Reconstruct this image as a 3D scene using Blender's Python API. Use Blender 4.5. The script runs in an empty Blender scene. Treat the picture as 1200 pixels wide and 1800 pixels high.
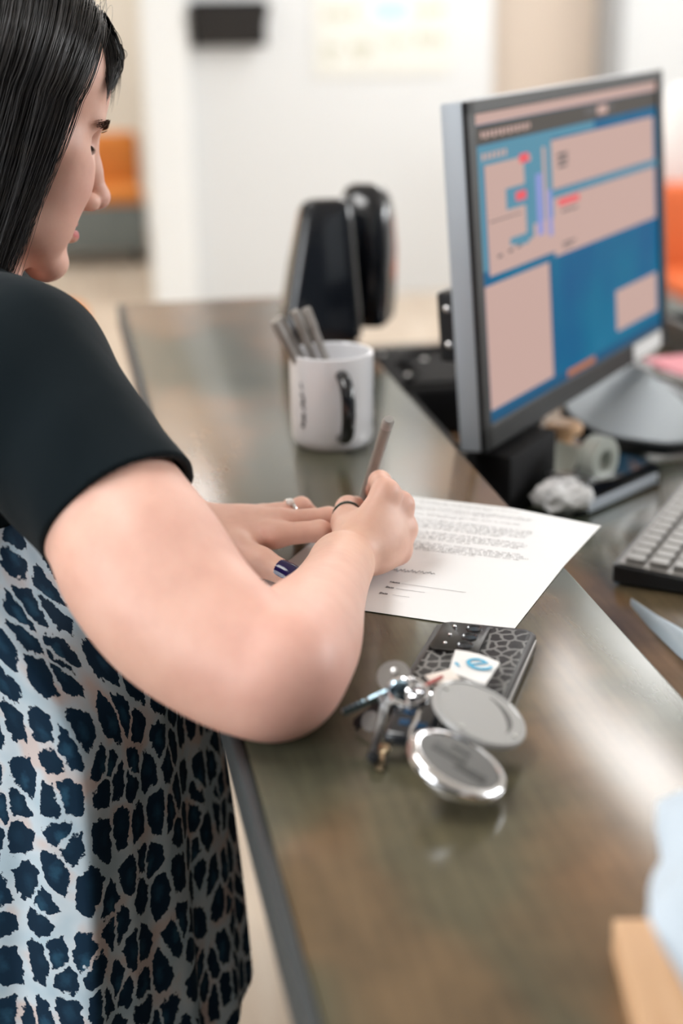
import bpy, bmesh, math, random
import numpy as np
from mathutils import Vector, Matrix

# ------------------------------------------------------------------ camera, world, lights, exposure
SC = bpy.context.scene
COL = SC.collection
PI = math.pi
ANG = math.radians(10.3)                 # the counter and the room are turned by this about z
N2 = Vector((math.cos(ANG), math.sin(ANG), 0))
E2 = Vector((-math.sin(ANG), math.cos(ANG), 0))

cam_data = bpy.data.cameras.new('camera')
cam = bpy.data.objects.new('camera', cam_data)
COL.objects.link(cam)
PITCH, ROLL = 0.3286, -0.01447
_r, _u, _f = Vector((1, 0, 0)), Vector((0, math.sin(PITCH), math.cos(PITCH))), Vector((0, math.cos(PITCH), -math.sin(PITCH)))
_R = _r*math.cos(ROLL) + _u*math.sin(ROLL)
_U = -_r*math.sin(ROLL) + _u*math.cos(ROLL)
_m = Matrix((_R, _U, -_f)).transposed().to_4x4()
_m.translation = Vector((0, 0, 1.527))
cam.matrix_world = _m
cam_data.sensor_fit = 'VERTICAL'
cam_data.sensor_height = 36
cam_data.sensor_width = 24
cam_data.lens = 2746.7/1800*36
cam_data.clip_start = 0.05
cam_data.dof.use_dof = True
cam_data.dof.focus_distance = 1.19
cam_data.dof.aperture_fstop = 2.8
SC.camera = cam

SC.view_settings.view_transform = 'Standard'
SC.view_settings.look = 'None'
SC.view_settings.exposure = 0.0
SC.view_settings.gamma = 1.0
SC.view_settings.use_curve_mapping = False

world = bpy.data.worlds.new('sky')
SC.world = world
world.use_nodes = True
_bg = world.node_tree.nodes['Background']
_bg.inputs[0].default_value = (0.86, 0.93, 1.0, 1)
_bg.inputs[1].default_value = 0.10


def area(name, loc, target, size, power, color=(1, 1, 1)):
    l = bpy.data.lights.new(name, 'AREA')
    l.shape = 'RECTANGLE'
    l.size, l.size_y = size
    l.energy = power
    l.color = color
    o = bpy.data.objects.new(name, l)
    COL.objects.link(o)
    o.location = loc
    o.rotation_euler = (Vector(target) - Vector(loc)).to_track_quat('-Z', 'Y').to_euler()
    return o


area('fill_right', (4.2, 2.2, 1.75), (-0.1, 1.3, 1.1), (3.0, 1.5), 265, (0.97, 0.985, 1.0))  # soft fill added from the right to brighten the face; no window there
area('window_daylight', (-2.6, -0.9, 2.1), (-0.2, 1.1, 1.1), (2.2, 1.8), 85, (0.95, 0.98, 1.0))
# ceiling panels: (u, v) in the room frame, the far left row added to brighten that end; each gets its own light in build_panel below
PANELS = [(2.12, 4.05), (1.75, 7.0), (2.15, 5.8), (-1.8, 4.1), (-1.8, 6.75), (-0.6, 1.2), (0.0, 9.2), (-1.6, 9.2), (-3.2, 9.2), (3.6, 6.75)]
PANEL_POWER = 8.5


# ------------------------------------------------------------------ helpers
def uv2(u, v, z=0.0):
    p = N2*u + E2*v
    return Vector((p.x, p.y, z))


def mat(name, color=(0.8, 0.8, 0.8), rough=0.5, metal=0.0, spec=0.5, emit=None, estr=1.0, trans=0.0, coat=0.0, alpha=1.0, sss=0.0):
    m = bpy.data.materials.new(name)
    m.use_nodes = True
    b = m.node_tree.nodes['Principled BSDF']
    b.inputs['Base Color'].default_value = (*color, 1)
    b.inputs['Roughness'].default_value = rough
    b.inputs['Metallic'].default_value = metal
    b.inputs['Specular IOR Level'].default_value = spec
    b.inputs['Transmission Weight'].default_value = trans
    b.inputs['Coat Weight'].default_value = coat
    b.inputs['Alpha'].default_value = alpha
    if sss:
        b.inputs['Subsurface Weight'].default_value = sss
        b.inputs['Subsurface Radius'].default_value = (0.012, 0.005, 0.003)
        b.inputs['Subsurface Scale'].default_value = 0.6
    if emit:
        b.inputs['Emission Color'].default_value = (*emit, 1)
        b.inputs['Emission Strength'].default_value = estr
    return m


class NT:
    """tiny node-graph helper"""
    def __init__(self, m):
        self.t = m.node_tree
        self.b = self.t.nodes['Principled BSDF']

    def n(self, kind, **kw):
        x = self.t.nodes.new(kind)
        for k, v in kw.items():
            setattr(x, k, v)
        return x

    def l(self, a, b):
        self.t.links.new(a, b)

    def ramp(self, src, stops, interp='LINEAR'):
        r = self.n('ShaderNodeValToRGB')
        r.color_ramp.interpolation = interp
        while len(r.color_ramp.elements) < len(stops):
            r.color_ramp.elements.new(0.5)
        for e, (p, c) in zip(r.color_ramp.elements, stops):
            e.position = p
            e.color = (*c, 1) if len(c) == 3 else c
        self.l(src, r.inputs[0])
        return r

    def noise(self, vec, scale, detail=2.0, rough=0.5):
        x = self.n('ShaderNodeTexNoise')
        x.inputs['Scale'].default_value = scale
        x.inputs['Detail'].default_value = detail
        x.inputs['Roughness'].default_value = rough
        if vec is not None:
            self.l(vec, x.inputs['Vector'])
        return x

    def mapping(self, src, scale=(1, 1, 1), rot=(0, 0, 0), loc=(0, 0, 0)):
        x = self.n('ShaderNodeMapping')
        x.inputs['Scale'].default_value = scale
        x.inputs['Rotation'].default_value = rot
        x.inputs['Location'].default_value = loc
        self.l(src, x.inputs['Vector'])
        return x.outputs[0]

    def mix(self, fac, a, b, mode='MIX'):
        x = self.n('ShaderNodeMix', data_type='RGBA', blend_type=mode)
        if isinstance(fac, (int, float)):
            x.inputs[0].default_value = fac
        else:
            self.l(fac, x.inputs[0])
        for s, i in ((a, 6), (b, 7)):
            if isinstance(s, tuple):
                x.inputs[i].default_value = (*s, 1)
            else:
                self.l(s, x.inputs[i])
        return x.outputs[2]

    def bump(self, h, strength, dist=0.001):
        x = self.n('ShaderNodeBump')
        x.inputs['Strength'].default_value = strength
        x.inputs['Distance'].default_value = dist
        self.l(h, x.inputs['Height'])
        self.l(x.outputs[0], self.b.inputs['Normal'])


def link_mesh(name, me, m, parent=None):
    o = bpy.data.objects.new(name, me)
    COL.objects.link(o)
    if m is not None:
        for mm in (m if isinstance(m, (list, tuple)) else [m]):
            me.materials.append(mm)
    if parent is not None:
        o.parent = parent
    return o


def obj(name, bm, m, parent=None, smooth=False, loc=None, rotz=None):
    me = bpy.data.meshes.new(name)
    bmesh.ops.recalc_face_normals(bm, faces=bm.faces)
    bm.to_mesh(me)
    bm.free()
    if smooth:
        me.polygons.foreach_set('use_smooth', [True]*len(me.polygons))
        try:
            me.set_sharp_from_angle(angle=math.radians(40))
        except Exception:
            pass
    o = link_mesh(name, me, m, parent)
    if loc is not None:
        o.location = loc
    if rotz is not None:
        o.rotation_euler = (0, 0, rotz)
    return o


def thing(name, label, cat, loc=(0, 0, 0), rotz=0.0, group=None):
    o = bpy.data.objects.new(name, None)
    o.empty_display_size = 0.05
    COL.objects.link(o)
    o.location = loc
    o.rotation_euler = (0, 0, rotz)
    return tag(o, label, cat, group)


def tag(o, label, cat, group=None):
    o['label'] = label
    o['category'] = cat
    if group:
        o['group'] = group
    return o


def struct(o):
    o['kind'] = 'structure'
    return o


def BM():
    return bmesh.new()


def rot(axis, deg):
    return Matrix.Rotation(math.radians(deg), 4, axis)


def box(bm, c, s, bevel=0.0, R=None, seg=2):
    t = bmesh.new()
    bmesh.ops.create_cube(t, size=1)
    bmesh.ops.scale(t, vec=s, verts=t.verts)
    if bevel:
        bmesh.ops.bevel(t, geom=t.edges[:], offset=bevel, segments=seg, affect='EDGES', profile=0.5)
    mtx = Matrix.Translation(c) @ (R if R is not None else Matrix.Identity(4))
    bmesh.ops.transform(t, matrix=mtx, verts=t.verts)
    merge(bm, t)


def merge(bm, t):
    vm = [bm.verts.new(v.co) for v in t.verts]
    t.verts.index_update()
    for f in t.faces:
        try:
            nf = bm.faces.new([vm[v.index] for v in f.verts])
            nf.smooth = f.smooth
            nf.material_index = f.material_index
        except ValueError:
            pass
    t.free()


def lathe(bm, prof, n=32, mtx=None, close=False):
    """prof: list of (r, z) ; axis z"""
    rings = []
    for r, z in prof:
        if r < 1e-6:
            rings.append([bm.verts.new((0, 0, z))])
        else:
            rings.append([bm.verts.new((r*math.cos(2*PI*i/n), r*math.sin(2*PI*i/n), z)) for i in range(n)])
    pairs = list(zip(rings[:-1], rings[1:]))
    if close:
        pairs.append((rings[-1], rings[0]))
    for a, b in pairs:
        for i in range(n):
            j = (i+1) % n
            if len(a) == 1 and len(b) == 1:
                continue
            if len(a) == 1:
                bm.faces.new((a[0], b[i], b[j]))
            elif len(b) == 1:
                bm.faces.new((a[i], a[j], b[0]))
            else:
                bm.faces.new((a[i], a[j], b[j], b[i]))
    if mtx is not None:
        vs = [v for r in rings for v in r]
        bmesh.ops.transform(bm, matrix=mtx, verts=vs)


def tube(bm, pts, r, n=8, caps=True, closed=False):
    """swept tube; r a float or a list"""
    P = [Vector(p) for p in pts]
    k = len(P)
    rr = r if isinstance(r, (list, tuple)) else [r]*k
    rings = []
    up = Vector((0.123, 0.31, 0.94)).normalized()
    for i in range(k):
        a = P[(i-1) % k] if (closed or i > 0) else P[i]
        b = P[(i+1) % k] if (closed or i < k-1) else P[i]
        d = (b-a).normalized()
        s = d.cross(up)
        if s.length < 1e-3:
            s = d.cross(Vector((1, 0, 0)))
        s.normalize()
        t = s.cross(d)
        rings.append([bm.verts.new(P[i] + s*rr[i]*math.cos(2*PI*j/n) + t*rr[i]*math.sin(2*PI*j/n)) for j in range(n)])
    rng = range(k) if closed else range(k-1)
    for i in rng:
        a, b = rings[i], rings[(i+1) % k]
        for j in range(n):
            q = (j+1) % n
            bm.faces.new((a[j], a[q], b[q], b[j]))
    if caps and not closed:
        bm.faces.new(rings[0][::-1])
        bm.faces.new(rings[-1])


def prism(bm, outline, z0, z1, bevel=0.0, mtx=None, seg=2):
    """extrude a 2D outline from z0 to z1"""
    t = bmesh.new()
    lo = [t.verts.new((x, y, z0)) for x, y in outline]
    hi = [t.verts.new((x, y, z1)) for x, y in outline]
    n = len(outline)
    t.faces.new(lo[::-1])
    top = t.faces.new(hi)
    for i in range(n):
        j = (i+1) % n
        t.faces.new((lo[i], lo[j], hi[j], hi[i]))
    if bevel:
        ed = [e for e in t.edges if abs(e.verts[0].co.z - e.verts[1].co.z) < 1e-7]
        bmesh.ops.bevel(t, geom=ed, offset=bevel, segments=seg, affect='EDGES', profile=0.5)
    if mtx is not None:
        bmesh.ops.transform(t, matrix=mtx, verts=t.verts)
    merge(bm, t)


def rrect(w, d, r, n=5):
    pts = []
    for cx, cy, a0 in ((w/2-r, d/2-r, 0), (-w/2+r, d/2-r, 90), (-w/2+r, -d/2+r, 180), (w/2-r, -d/2+r, 270)):
        for i in range(n+1):
            a = math.radians(a0 + 90*i/n)
            pts.append((cx + r*math.cos(a), cy + r*math.sin(a)))
    return pts


def text_mesh(s, size, thin=0.0):
    cu = bpy.data.curves.new('lettering', 'FONT')
    cu.body = s
    cu.size = size
    cu.align_x = 'CENTER'
    cu.align_y = 'CENTER'
    cu.extrude = 0.0002
    cu.resolution_u = 3
    cu.offset = thin
    o = bpy.data.objects.new('lettering', cu)
    COL.objects.link(o)
    dg = bpy.context.evaluated_depsgraph_get()
    me = bpy.data.meshes.new_from_object(o.evaluated_get(dg))
    bpy.data.objects.remove(o)
    return me


# ------------------------------------------------------------------ materials
m_wall = mat('wall_paint', (0.69, 0.715, 0.73), 0.7)
m_cream = mat('cream_paint', (0.86, 0.80, 0.70), 0.7)
m_trimw = mat('white_trim_paint', (0.84, 0.87, 0.88), 0.45)
m_tan = mat('tan_paint', (0.60, 0.51, 0.43), 0.6)
m_grey = mat('grey_shade_trim', (0.35, 0.36, 0.37), 0.4)
m_ceil = mat('ceiling_paint', (0.85, 0.85, 0.83), 0.8)
for _m in (m_wall, m_cream, m_ceil):
    g = NT(_m)
    tc = g.n('ShaderNodeTexCoord')
    g.bump(g.noise(tc.outputs['Object'], 160, 3).outputs[0], 0.15, 0.002)

m_floor = mat('floor_vinyl', (0.5, 0.42, 0.33), 0.42)
g = NT(m_floor)
tc = g.n('ShaderNodeTexCoord')
v = g.mapping(tc.outputs['Object'], (7, 0.9, 1))
ns = g.noise(v, 3.0, 5, 0.6)
r = g.ramp(ns.outputs[0], [(0.3, (0.43, 0.345, 0.265)), (0.5, (0.53, 0.44, 0.35)), (0.72, (0.60, 0.52, 0.43))])
g.l(r.outputs[0], g.b.inputs['Base Color'])

# stained, lacquered timber of the counter: blocks of brown, olive and tan with fine grain
def timber(name, k=1.0, rough=0.2):
    m = mat(name, (0.12, 0.09, 0.06), rough, coat=0.0, spec=0.5)
    g = NT(m)
    tc = g.n('ShaderNodeTexCoord')
    o = tc.outputs['Object']
    warp = g.noise(o, 6, 2)
    v = g.mapping(o, (9.0, 3.2, 1))
    add = g.n('ShaderNodeVectorMath', operation='ADD')
    sc = g.n('ShaderNodeVectorMath', operation='SCALE')
    sc.inputs['Scale'].default_value = 0.9
    g.l(warp.outputs['Color'], sc.inputs[0])
    g.l(v, add.inputs[0])
    g.l(sc.outputs[0], add.inputs[1])
    vo = g.n('ShaderNodeTexVoronoi', feature='SMOOTH_F1')
    vo.inputs['Scale'].default_value = 1.0
    vo.inputs['Smoothness'].default_value = 0.55
    g.l(add.outputs[0], vo.inputs['Vector'])
    sep = g.n('ShaderNodeSeparateColor')
    g.l(vo.outputs['Color'], sep.inputs[0])
    base = g.ramp(sep.outputs[0], [(0.12, (0.050*k, 0.058*k, 0.042*k)), (0.36, (0.072*k, 0.064*k, 0.040*k)),
                                   (0.58, (0.108*k, 0.069*k, 0.038*k)), (0.85, (0.190*k, 0.106*k, 0.055*k))])
    grain = g.noise(g.mapping(o, (140, 9, 1)), 1.0, 4, 0.6)
    gr = g.ramp(grain.outputs[0], [(0.3, (0.84, 0.84, 0.84)), (0.7, (1.12, 1.12, 1.12))])
    cloud = g.noise(o, 14, 3, 0.6)
    cr = g.ramp(cloud.outputs[0], [(0.3, (0.78, 0.80, 0.80)), (0.7, (1.2, 1.17, 1.12))])
    c1 = g.mix(1.0, base.outputs[0], gr.outputs[0], 'MULTIPLY')
    c2 = g.mix(1.0, c1, cr.outputs[0], 'MULTIPLY')
    g.l(c2, g.b.inputs['Base Color'])
    rr = g.ramp(cloud.outputs[0], [(0.3, (rough-0.004,)*3), (0.7, (rough+0.006,)*3)])
    g.l(rr.outputs[0], g.b.inputs['Roughness'])
    return m


m_timber = timber('stained_timber', 1.30, 0.185)
m_timber_edge = mat('dark_counter_edge', (0.028, 0.036, 0.040), 0.45)
m_panelw = mat('counter_front_board', (0.060, 0.048, 0.038), 0.55)
m_black = mat('black_plastic', (0.010, 0.011, 0.013), 0.38)
m_blackg = mat('glossy_black_plastic', (0.006, 0.008, 0.012), 0.14, coat=0.4)
m_blacksoft = mat('matt_black_rubber', (0.009, 0.009, 0.010), 0.7, spec=0.15)
m_silver = mat('silver_plastic', (0.46, 0.51, 0.57), 0.4, metal=0.1)
m_chrome = mat('chrome', (0.82, 0.82, 0.84), 0.09, metal=1.0)
m_steel = mat('brushed_steel', (0.50, 0.50, 0.50), 0.3, metal=1.0)
m_brass = mat('brass', (0.62, 0.50, 0.33), 0.3, metal=1.0)
m_ceramic = mat('white_glazed_ceramic', (0.86, 0.87, 0.91), 0.12, coat=0.5)
m_print = mat('dark_mug_print', (0.05, 0.06, 0.08), 0.4)
m_white = mat('white_plastic', (0.82, 0.82, 0.82), 0.4)
m_orange = mat('orange_upholstery', (0.70, 0.235, 0.035), 0.55)
m_orange2 = mat('rust_orange_upholstery', (0.60, 0.115, 0.022), 0.6)
m_greyuph = mat('grey_upholstery', (0.20, 0.23, 0.23), 0.75)
m_woodl = mat('pale_beech_wood', (0.62, 0.37, 0.20), 0.5)
g = NT(m_woodl)
tc = g.n('ShaderNodeTexCoord')
ns = g.noise(g.mapping(tc.outputs['Object'], (60, 6, 60)), 1.0, 4)
r = g.ramp(ns.outputs[0], [(0.3, (0.56, 0.32, 0.17)), (0.7, (0.68, 0.43, 0.25))])
g.l(r.outputs[0], g.b.inputs['Base Color'])
m_tissue = mat('pale_blue_tissue', (0.52, 0.60, 0.68), 0.85)
m_penbody = mat('frosted_grey_pen_barrel', (0.44, 0.42, 0.40), 0.25, trans=0.25)
m_paper = mat('white_paper', (0.84, 0.85, 0.86), 0.6)
m_ink = mat('grey_print_ink', (0.33, 0.34, 0.36), 0.6)
m_ink2 = mat('dark_print_ink', (0.20, 0.20, 0.22), 0.6)

# ------------------------------------------------------------------ the room (u right, v away; turned by ANG)
def room_box(name, u0, u1, v0, v1, z0, z1, m, bevel=0.0):
    bm = BM()
    box(bm, (0, 0, 0), (u1-u0, v1-v0, z1-z0), bevel)
    o = obj(name, bm, m)
    o.location = uv2((u0+u1)/2, (v0+v1)/2, (z0+z1)/2)
    o.rotation_euler = (0, 0, ANG)
    return struct(o)


room_box('floor', -5.2, 4.6, -3.0, 10.6, -0.1, 0.0, m_floor)
room_box('ceiling', -5.2, 4.6, -3.0, 10.6, 2.75, 2.85, m_ceil)
room_box('wall_back', 0.68, 2.20, 7.75, 7.9, 0, 2.75, m_wall)
room_box('wall_back_tan', 2.10, 2.82, 7.95, 8.1, 0, 2.75, m_tan)
room_box('shade_trim', 2.795, 2.86, 7.72, 7.95, 0, 2.75, m_grey)  # grey strip standing in for the shade at the door frame
room_box('wall_back_right', 2.86, 4.6, 7.75, 7.9, 0, 2.75, m_wall)
room_box('trim_2', 0.485, 0.69, 7.68, 7.92, 0, 2.75, m_trimw, 0.006)
room_box('wall_far_left', -5.2, 2.0, 10.4, 10.55, 0, 2.75, m_cream)
room_box('wall_right', 4.5, 4.6, -3.0, 10.6, 0, 2.75, m_wall)
room_box('wall_left', -5.2, -5.1, 2.6, 10.6, 0, 2.75, m_cream)
room_box('baseboard_back', 2.87, 4.5, 7.735, 7.75, 0, 0.09, m_trimw)
room_box('baseboard_left', -5.1, 2.0, 10.385, 10.4, 0, 0.09, m_trimw)

m_panel = mat('lit_diffuser', (0.9, 0.9, 0.9), 0.5, emit=(1.0, 0.985, 0.965), estr=8.0)


def build_panel(i, u, v):
    t = thing('ceiling_light', 'flat square-edged light panel set in the white ceiling', 'ceiling light', uv2(u, v, 2.735), ANG, 'light panels in the ceiling')
    bm = BM()
    for sx in (-1, 1):
        box(bm, (sx*0.31, 0, 0), (0.02, 1.24, 0.03))
        box(bm, (0, sx*0.61, 0), (0.6, 0.02, 0.03))
    obj('frame', bm, m_trimw, t)
    bm = BM()
    box(bm, (0, 0, 0.004), (0.6, 1.2, 0.012))
    obj('diffuser', bm, m_panel, t)
    p = uv2(u, v, 2.70)
    a = area('ceiling_lamp', p, p - Vector((0, 0, 1)), (0.58, 1.18), PANEL_POWER, (1.0, 0.99, 0.975))
    a.rotation_euler = (0, 0, ANG)


for i, (u, v) in enumerate(PANELS):
    build_panel(i, u, v)

# black tapered holder on the back wall
t = thing('wall_file_holder', 'black tapered file holder fixed to the white back wall', 'file holder', uv2(0.895, 7.75, 1.235), ANG)
bm = BM()
vs = []
for z, w, d in ((0, 0.30, 0.06), (0.02, 0.31, 0.075), (0.19, 0.375, 0.11)):
    vs.append([bm.verts.new(p) for p in ((-w/2, 0, z), (w/2, 0, z), (w/2, -d, z), (-w/2, -d, z))])
for a, b in zip(vs[:-1], vs[1:]):
    for i in range(4):
        bm.faces.new((a[i], a[(i+1) % 4], b[(i+1) % 4], b[i]))
bm.faces.new(vs[0])
inner = [bm.verts.new((x*0.94, -0.006 if i < 2 else y*0.93, 0.19)) for i, (x, y) in enumerate((v.co.x, v.co.y) for v in vs[-1])]
bot = [bm.verts.new((v.co.x*0.85, v.co.y*0.75, 0.03)) for v in inner]
for i in range(4):
    j = (i+1) % 4
    bm.faces.new((vs[-1][i], vs[-1][j], inner[j], inner[i]))
    bm.faces.new((inner[i], inner[j], bot[j], bot[i]))
bm.faces.new(bot)
obj('pocket', bm, m_black, t)
bm = BM()
box(bm, (0, -0.004, 0.10), (0.36, 0.008, 0.21), 0.002)
obj('back_plate', bm, m_blacksoft, t)

# notice sheet on the back wall
m_notice = mat('notice_paper', (0.74, 0.75, 0.71), 0.6)
m_nolive = mat('olive_handwriting', (0.50, 0.51, 0.40), 0.6)
m_nblue = mat('blue_notice_print', (0.52, 0.70, 0.86), 0.6)
t = thing('wall_notice', 'large pale notice sheet with faint olive lines and a blue patch, on back wall', 'notice', uv2(1.645, 7.745, 1.08), ANG)
bm = BM()
box(bm, (0, 0, 0.34), (0.68, 0.006, 0.68))
obj('sheet', bm, m_notice, t)
random.seed(4)
bm = BM()
for row, (z, x0, x1, h) in enumerate(((0.29, -0.29, -0.14, 0.05), (0.30, 0.16, 0.31, 0.05), (0.13, -0.29, -0.21, 0.035), (0.135, -0.16, -0.05, 0.05), (0.155, 0.0, 0.14, 0.04), (0.16, 0.17, 0.30, 0.06), (0.08, -0.29, -0.24, 0.03), (0.09, -0.13, -0.08, 0.03),
                                    (0.44, -0.29, 0.3, 0.03), (0.52, -0.29, 0.2, 0.03), (0.60, -0.29, 0.3, 0.03))):
    x = x0
    while x < x1:
        w = random.uniform(0.015, 0.035)
        box(bm, (x + w/2, -0.0036, z + random.uniform(-0.008, 0.008)), (w, 0.0008, h*random.uniform(0.5, 1.0)))
        x += w + random.uniform(0.006, 0.014)
obj('handwriting', bm, m_nolive, t)['kind'] = 'stuff'
bm = BM()
prism(bm, [(0.0 + 0.10*math.cos(a)*1.0, 0.30 + 0.055*math.sin(a)) for a in [2*PI*i/20 for i in range(20)]], 0, 0.0008,
      mtx=Matrix(((1, 0, 0, 0.04), (0, 0, -1, -0.0034), (0, 1, 0, 0), (0, 0, 0, 1))))
obj('blue_patch', bm, m_nblue, t)


# lounge chairs
def lounge_chair(label, loc, rotz, mb, w=0.56, h=0.70, group=None):
    """front faces local -y"""
    t = thing('lounge_chair', label, 'chair', loc, rotz, group)
    bm = BM()
    box(bm, (0, 0, 0.21), (w, 0.56, 0.27), 0.03, seg=3)
    obj('seat_base', bm, m_greyuph, t, True)
    bm = BM()
    box(bm, (0, -0.03, 0.375), (w*0.96, 0.5, 0.08), 0.03, seg=3)
    obj('seat_cushion', bm, mb, t, True)
    bm = BM()
    box(bm, (0, 0.21, (h+0.34)/2), (w, 0.13, h-0.34), 0.045, rot('X', -6), seg=4)
    obj('backrest', bm, mb, t, True)
    for sx in (-1, 1):
        for sy in (-1, 1):
            bm = BM()
            box(bm, (sx*(w/2-0.05), sy*0.22, 0.04), (0.05, 0.05, 0.08), 0.006)
            obj('leg', bm, m_black, t)
    return t


lounge_chair('low orange-backed lounge chair with grey base, against the cream wall at far left', uv2(0.235, 9.25, 0), ANG, m_orange, 0.60, 0.70)
lounge_chair('rust orange lounge chair at the right edge, beyond the monitor', Vector((1.58, 6.15, 0)), ANG, m_orange2, 0.64, 0.74)
lounge_chair('orange chair back peeping out beyond the far left counter corner', Vector((-0.97, 4.35, 0)), ANG + 0.15, m_orange, 0.60, 0.625)
t = thing('cushion', 'white cushion propped on the back of the rust orange chair', 'cushion', Vector((1.52, 6.48, 0.66)), ANG)
bm = BM()
box(bm, (0, 0.075, 0.20), (0.42, 0.11, 0.40), 0.05, rot('Y', 16), seg=4)
obj('cover', bm, m_white, t, True)
bm = BM()
tube(bm, [rot('Y', 16) @ Vector((x, 0, z)) + Vector((0, 0.075, 0.20)) for x, z in rrect(0.42, 0.40, 0.06)], 0.006, 6, closed=True)
obj('piping', bm, m_white, t, True)

# ------------------------------------------------------------------ reception counter and work desk
CT = 1.07                                 # top of the counter
DZ = 0.97                                 # top of the work desk
OFF = -0.0681*N2.x + 0.8792*N2.y          # u of the counter's left edge
UL, UR = OFF, OFF + 0.302
VF = 2.345                                # v of its far end
t = thing('reception_counter', 'long raised counter top of dark stained lacquered timber', 'counter', uv2(0, 0, 0), ANG)
bm = BM()
box(bm, ((UL+0.0065+UR)/2, (VF-0.6)/2, CT-0.017), (UR-UL-0.0065, VF+0.6, 0.034), 0.0022)
obj('counter_top', bm, m_timber, t, True)
bm = BM()
box(bm, (UL+0.0022, (VF-0.6)/2, CT-0.0166), (0.0085, VF+0.6, 0.034), 0.003, seg=3)
ob = obj('edge_strip', bm, m_timber_edge, t)
ob['label'] = 'dark bluish edge strip'
bm = BM()
box(bm, (UR-0.050, (VF-0.6)/2-0.02, (CT-0.034)/2), (0.05, VF+0.5, CT-0.034))
obj('base_panel', bm, m_panelw, t)
t = thing('work_desk', 'lower brown desk top behind the counter, under monitor and keyboard', 'desk', uv2(0, 0, 0), ANG)
bm = BM()
box(bm, (UR-0.02+0.42, (2.42-0.6)/2, DZ-0.015), (0.84, 2.42+0.6, 0.03), 0.003)
obj('desk_top', bm, m_timber, t, True)
for v in (-0.5, 2.39):
    bm = BM()
    box(bm, (UR+0.42, v, (DZ-0.03)/2), (0.70, 0.04, DZ-0.03))
    obj('side_panel', bm, m_panelw, t)
# ------------------------------------------------------------------ printed form on the counter
P0, PA = Vector((-0.075, 1.143, CT)), -0.401
t = thing('paper_form', 'white printed form lying under both hands of the woman', 'paper', P0, PA)
PW, PL = 0.216, 0.273
n1, n2 = 18, 22
bm = BM()
grid = {}
for i in range(n1+1):
    for j in range(n2+1):
        x, y = PW*i/n1, PL*j/n2
        # the far right corner hangs over the counter edge and dips a little
        w = P0 + Matrix.Rotation(PA, 3, 'Z') @ Vector((x, y, 0))
        over = max(0.0, (w.x*N2.x + w.y*N2.y) - UR)
        grid[i, j] = (x, y, 0.0006 - 0.10*over)
for k, dz in ((0, 0.0), (1, 0.00022)):
    for (i, j), (x, y, z) in list(grid.items())[:(n1+1)*(n2+1)]:
        grid[i, j, k] = bm.verts.new((x, y, z+dz))
for i in range(n1):
    for j in range(n2):
        bm.faces.new([grid[a, b, 1] for a, b in ((i, j), (i+1, j), (i+1, j+1), (i, j+1))])
        bm.faces.new([grid[a, b, 0] for a, b in ((i, j+1), (i+1, j+1), (i+1, j), (i, j))])
for i in range(n1):
    for j in (0, n2):
        bm.faces.new((grid[i, j, 0], grid[i+1, j, 0], grid[i+1, j, 1], grid[i, j, 1]))
for j in range(n2):
    for i in (0, n1):
        bm.faces.new((grid[i, j, 0], grid[i, j+1, 0], grid[i, j+1, 1], grid[i, j, 1]))
obj('sheet', bm, m_paper, t)


def pz(x, y):
    w = P0 + Matrix.Rotation(PA, 3, 'Z') @ Vector((x, y, 0))
    return 0.0006 - 0.10*max(0.0, (w.x*N2.x + w.y*N2.y) - UR) + 0.0006


def stroke(bm, x0, y0, x1, y1):
    z = pz((x0+x1)/2, (y0+y1)/2)
    bm.faces.new([bm.verts.new((a, b, z)) for a, b in ((x0, y0), (x1, y0), (x1, y1), (x0, y1))])


random.seed(11)
bm = BM()
y = 0.262
para = [(2, .150), (3, .166), (2, .16), (6, .172), (5, .174), (5, .180)]
for nl, right in para:
    for q in range(nl):
        x = 0.022
        end = right - random.uniform(0, 0.008) if q < nl-1 else right - random.uniform(0.0, 0.06)
        while x < end:
            wl = random.choice((0.003, 0.005, 0.007, 0.009))
            # a word is a run of small letter strokes
            xx = x
            while xx < x + wl:
                h = random.choice((0.0011, 0.0012, 0.0017))
                stroke(bm, xx, y, xx + 0.0007, y + h)
                if random.random() < 0.6:
                    stroke(bm, xx, y + random.choice((0, 0.0009)), xx + 0.0014, y + random.choice((0, 0.0009)) + 0.0004)
                xx += 0.0018
            x += wl + 0.0022
        y -= 0.0042
    y -= 0.0058
ob = obj('printed_text', bm, m_ink2, t)
ob['label'] = 'rows of small grey printed text'
ob['kind'] = 'stuff'
bm = BM()
for yy, x1 in ((0.0615, 0.16), (0.0365, 0.122), (0.050, 0.13)):
    stroke(bm, 0.106 if yy > 0.04 else 0.108, yy, x1, yy + 0.0005)
obj('signature_line', bm, m_ink2, t)
for s, x, yy in (('Date', 0.1005, 0.0375), ('Name', 0.1005, 0.0625), ('Date', 0.1005, 0.0510)):
    me = text_mesh(s, 0.0035)
    ob = link_mesh('printed_word', me, m_ink2, t)
    ob.location = (x, yy, pz(x, yy) - 0.0001)
bm = BM()
sig = []
for i in range(60):
    a = i/59
    sig.append((0.088 + 0.036*a, 0.0885 + 0.004*a + 0.0026*math.sin(i*1.25)*(1 - 0.5*a) + 0.0012*math.sin(i*0.53), pz(0.1, 0.09)))
tube(bm, sig, 0.00022, 4)
ob = obj('handwritten_signature', bm, m_ink2, t)

# pen in the writing hand
m_pen = mat('smoky_clear_plastic', (0.40, 0.385, 0.365), 0.18, trans=0.45, spec=0.5)
m_pendark = mat('dark_pen_grip', (0.10, 0.095, 0.09), 0.4)


def frame_from(a, b):
    d = (Vector(b) - Vector(a))
    q = d.to_track_quat('Z', 'Y')
    return Matrix.Translation(a) @ q.to_matrix().to_4x4(), d.length


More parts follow.
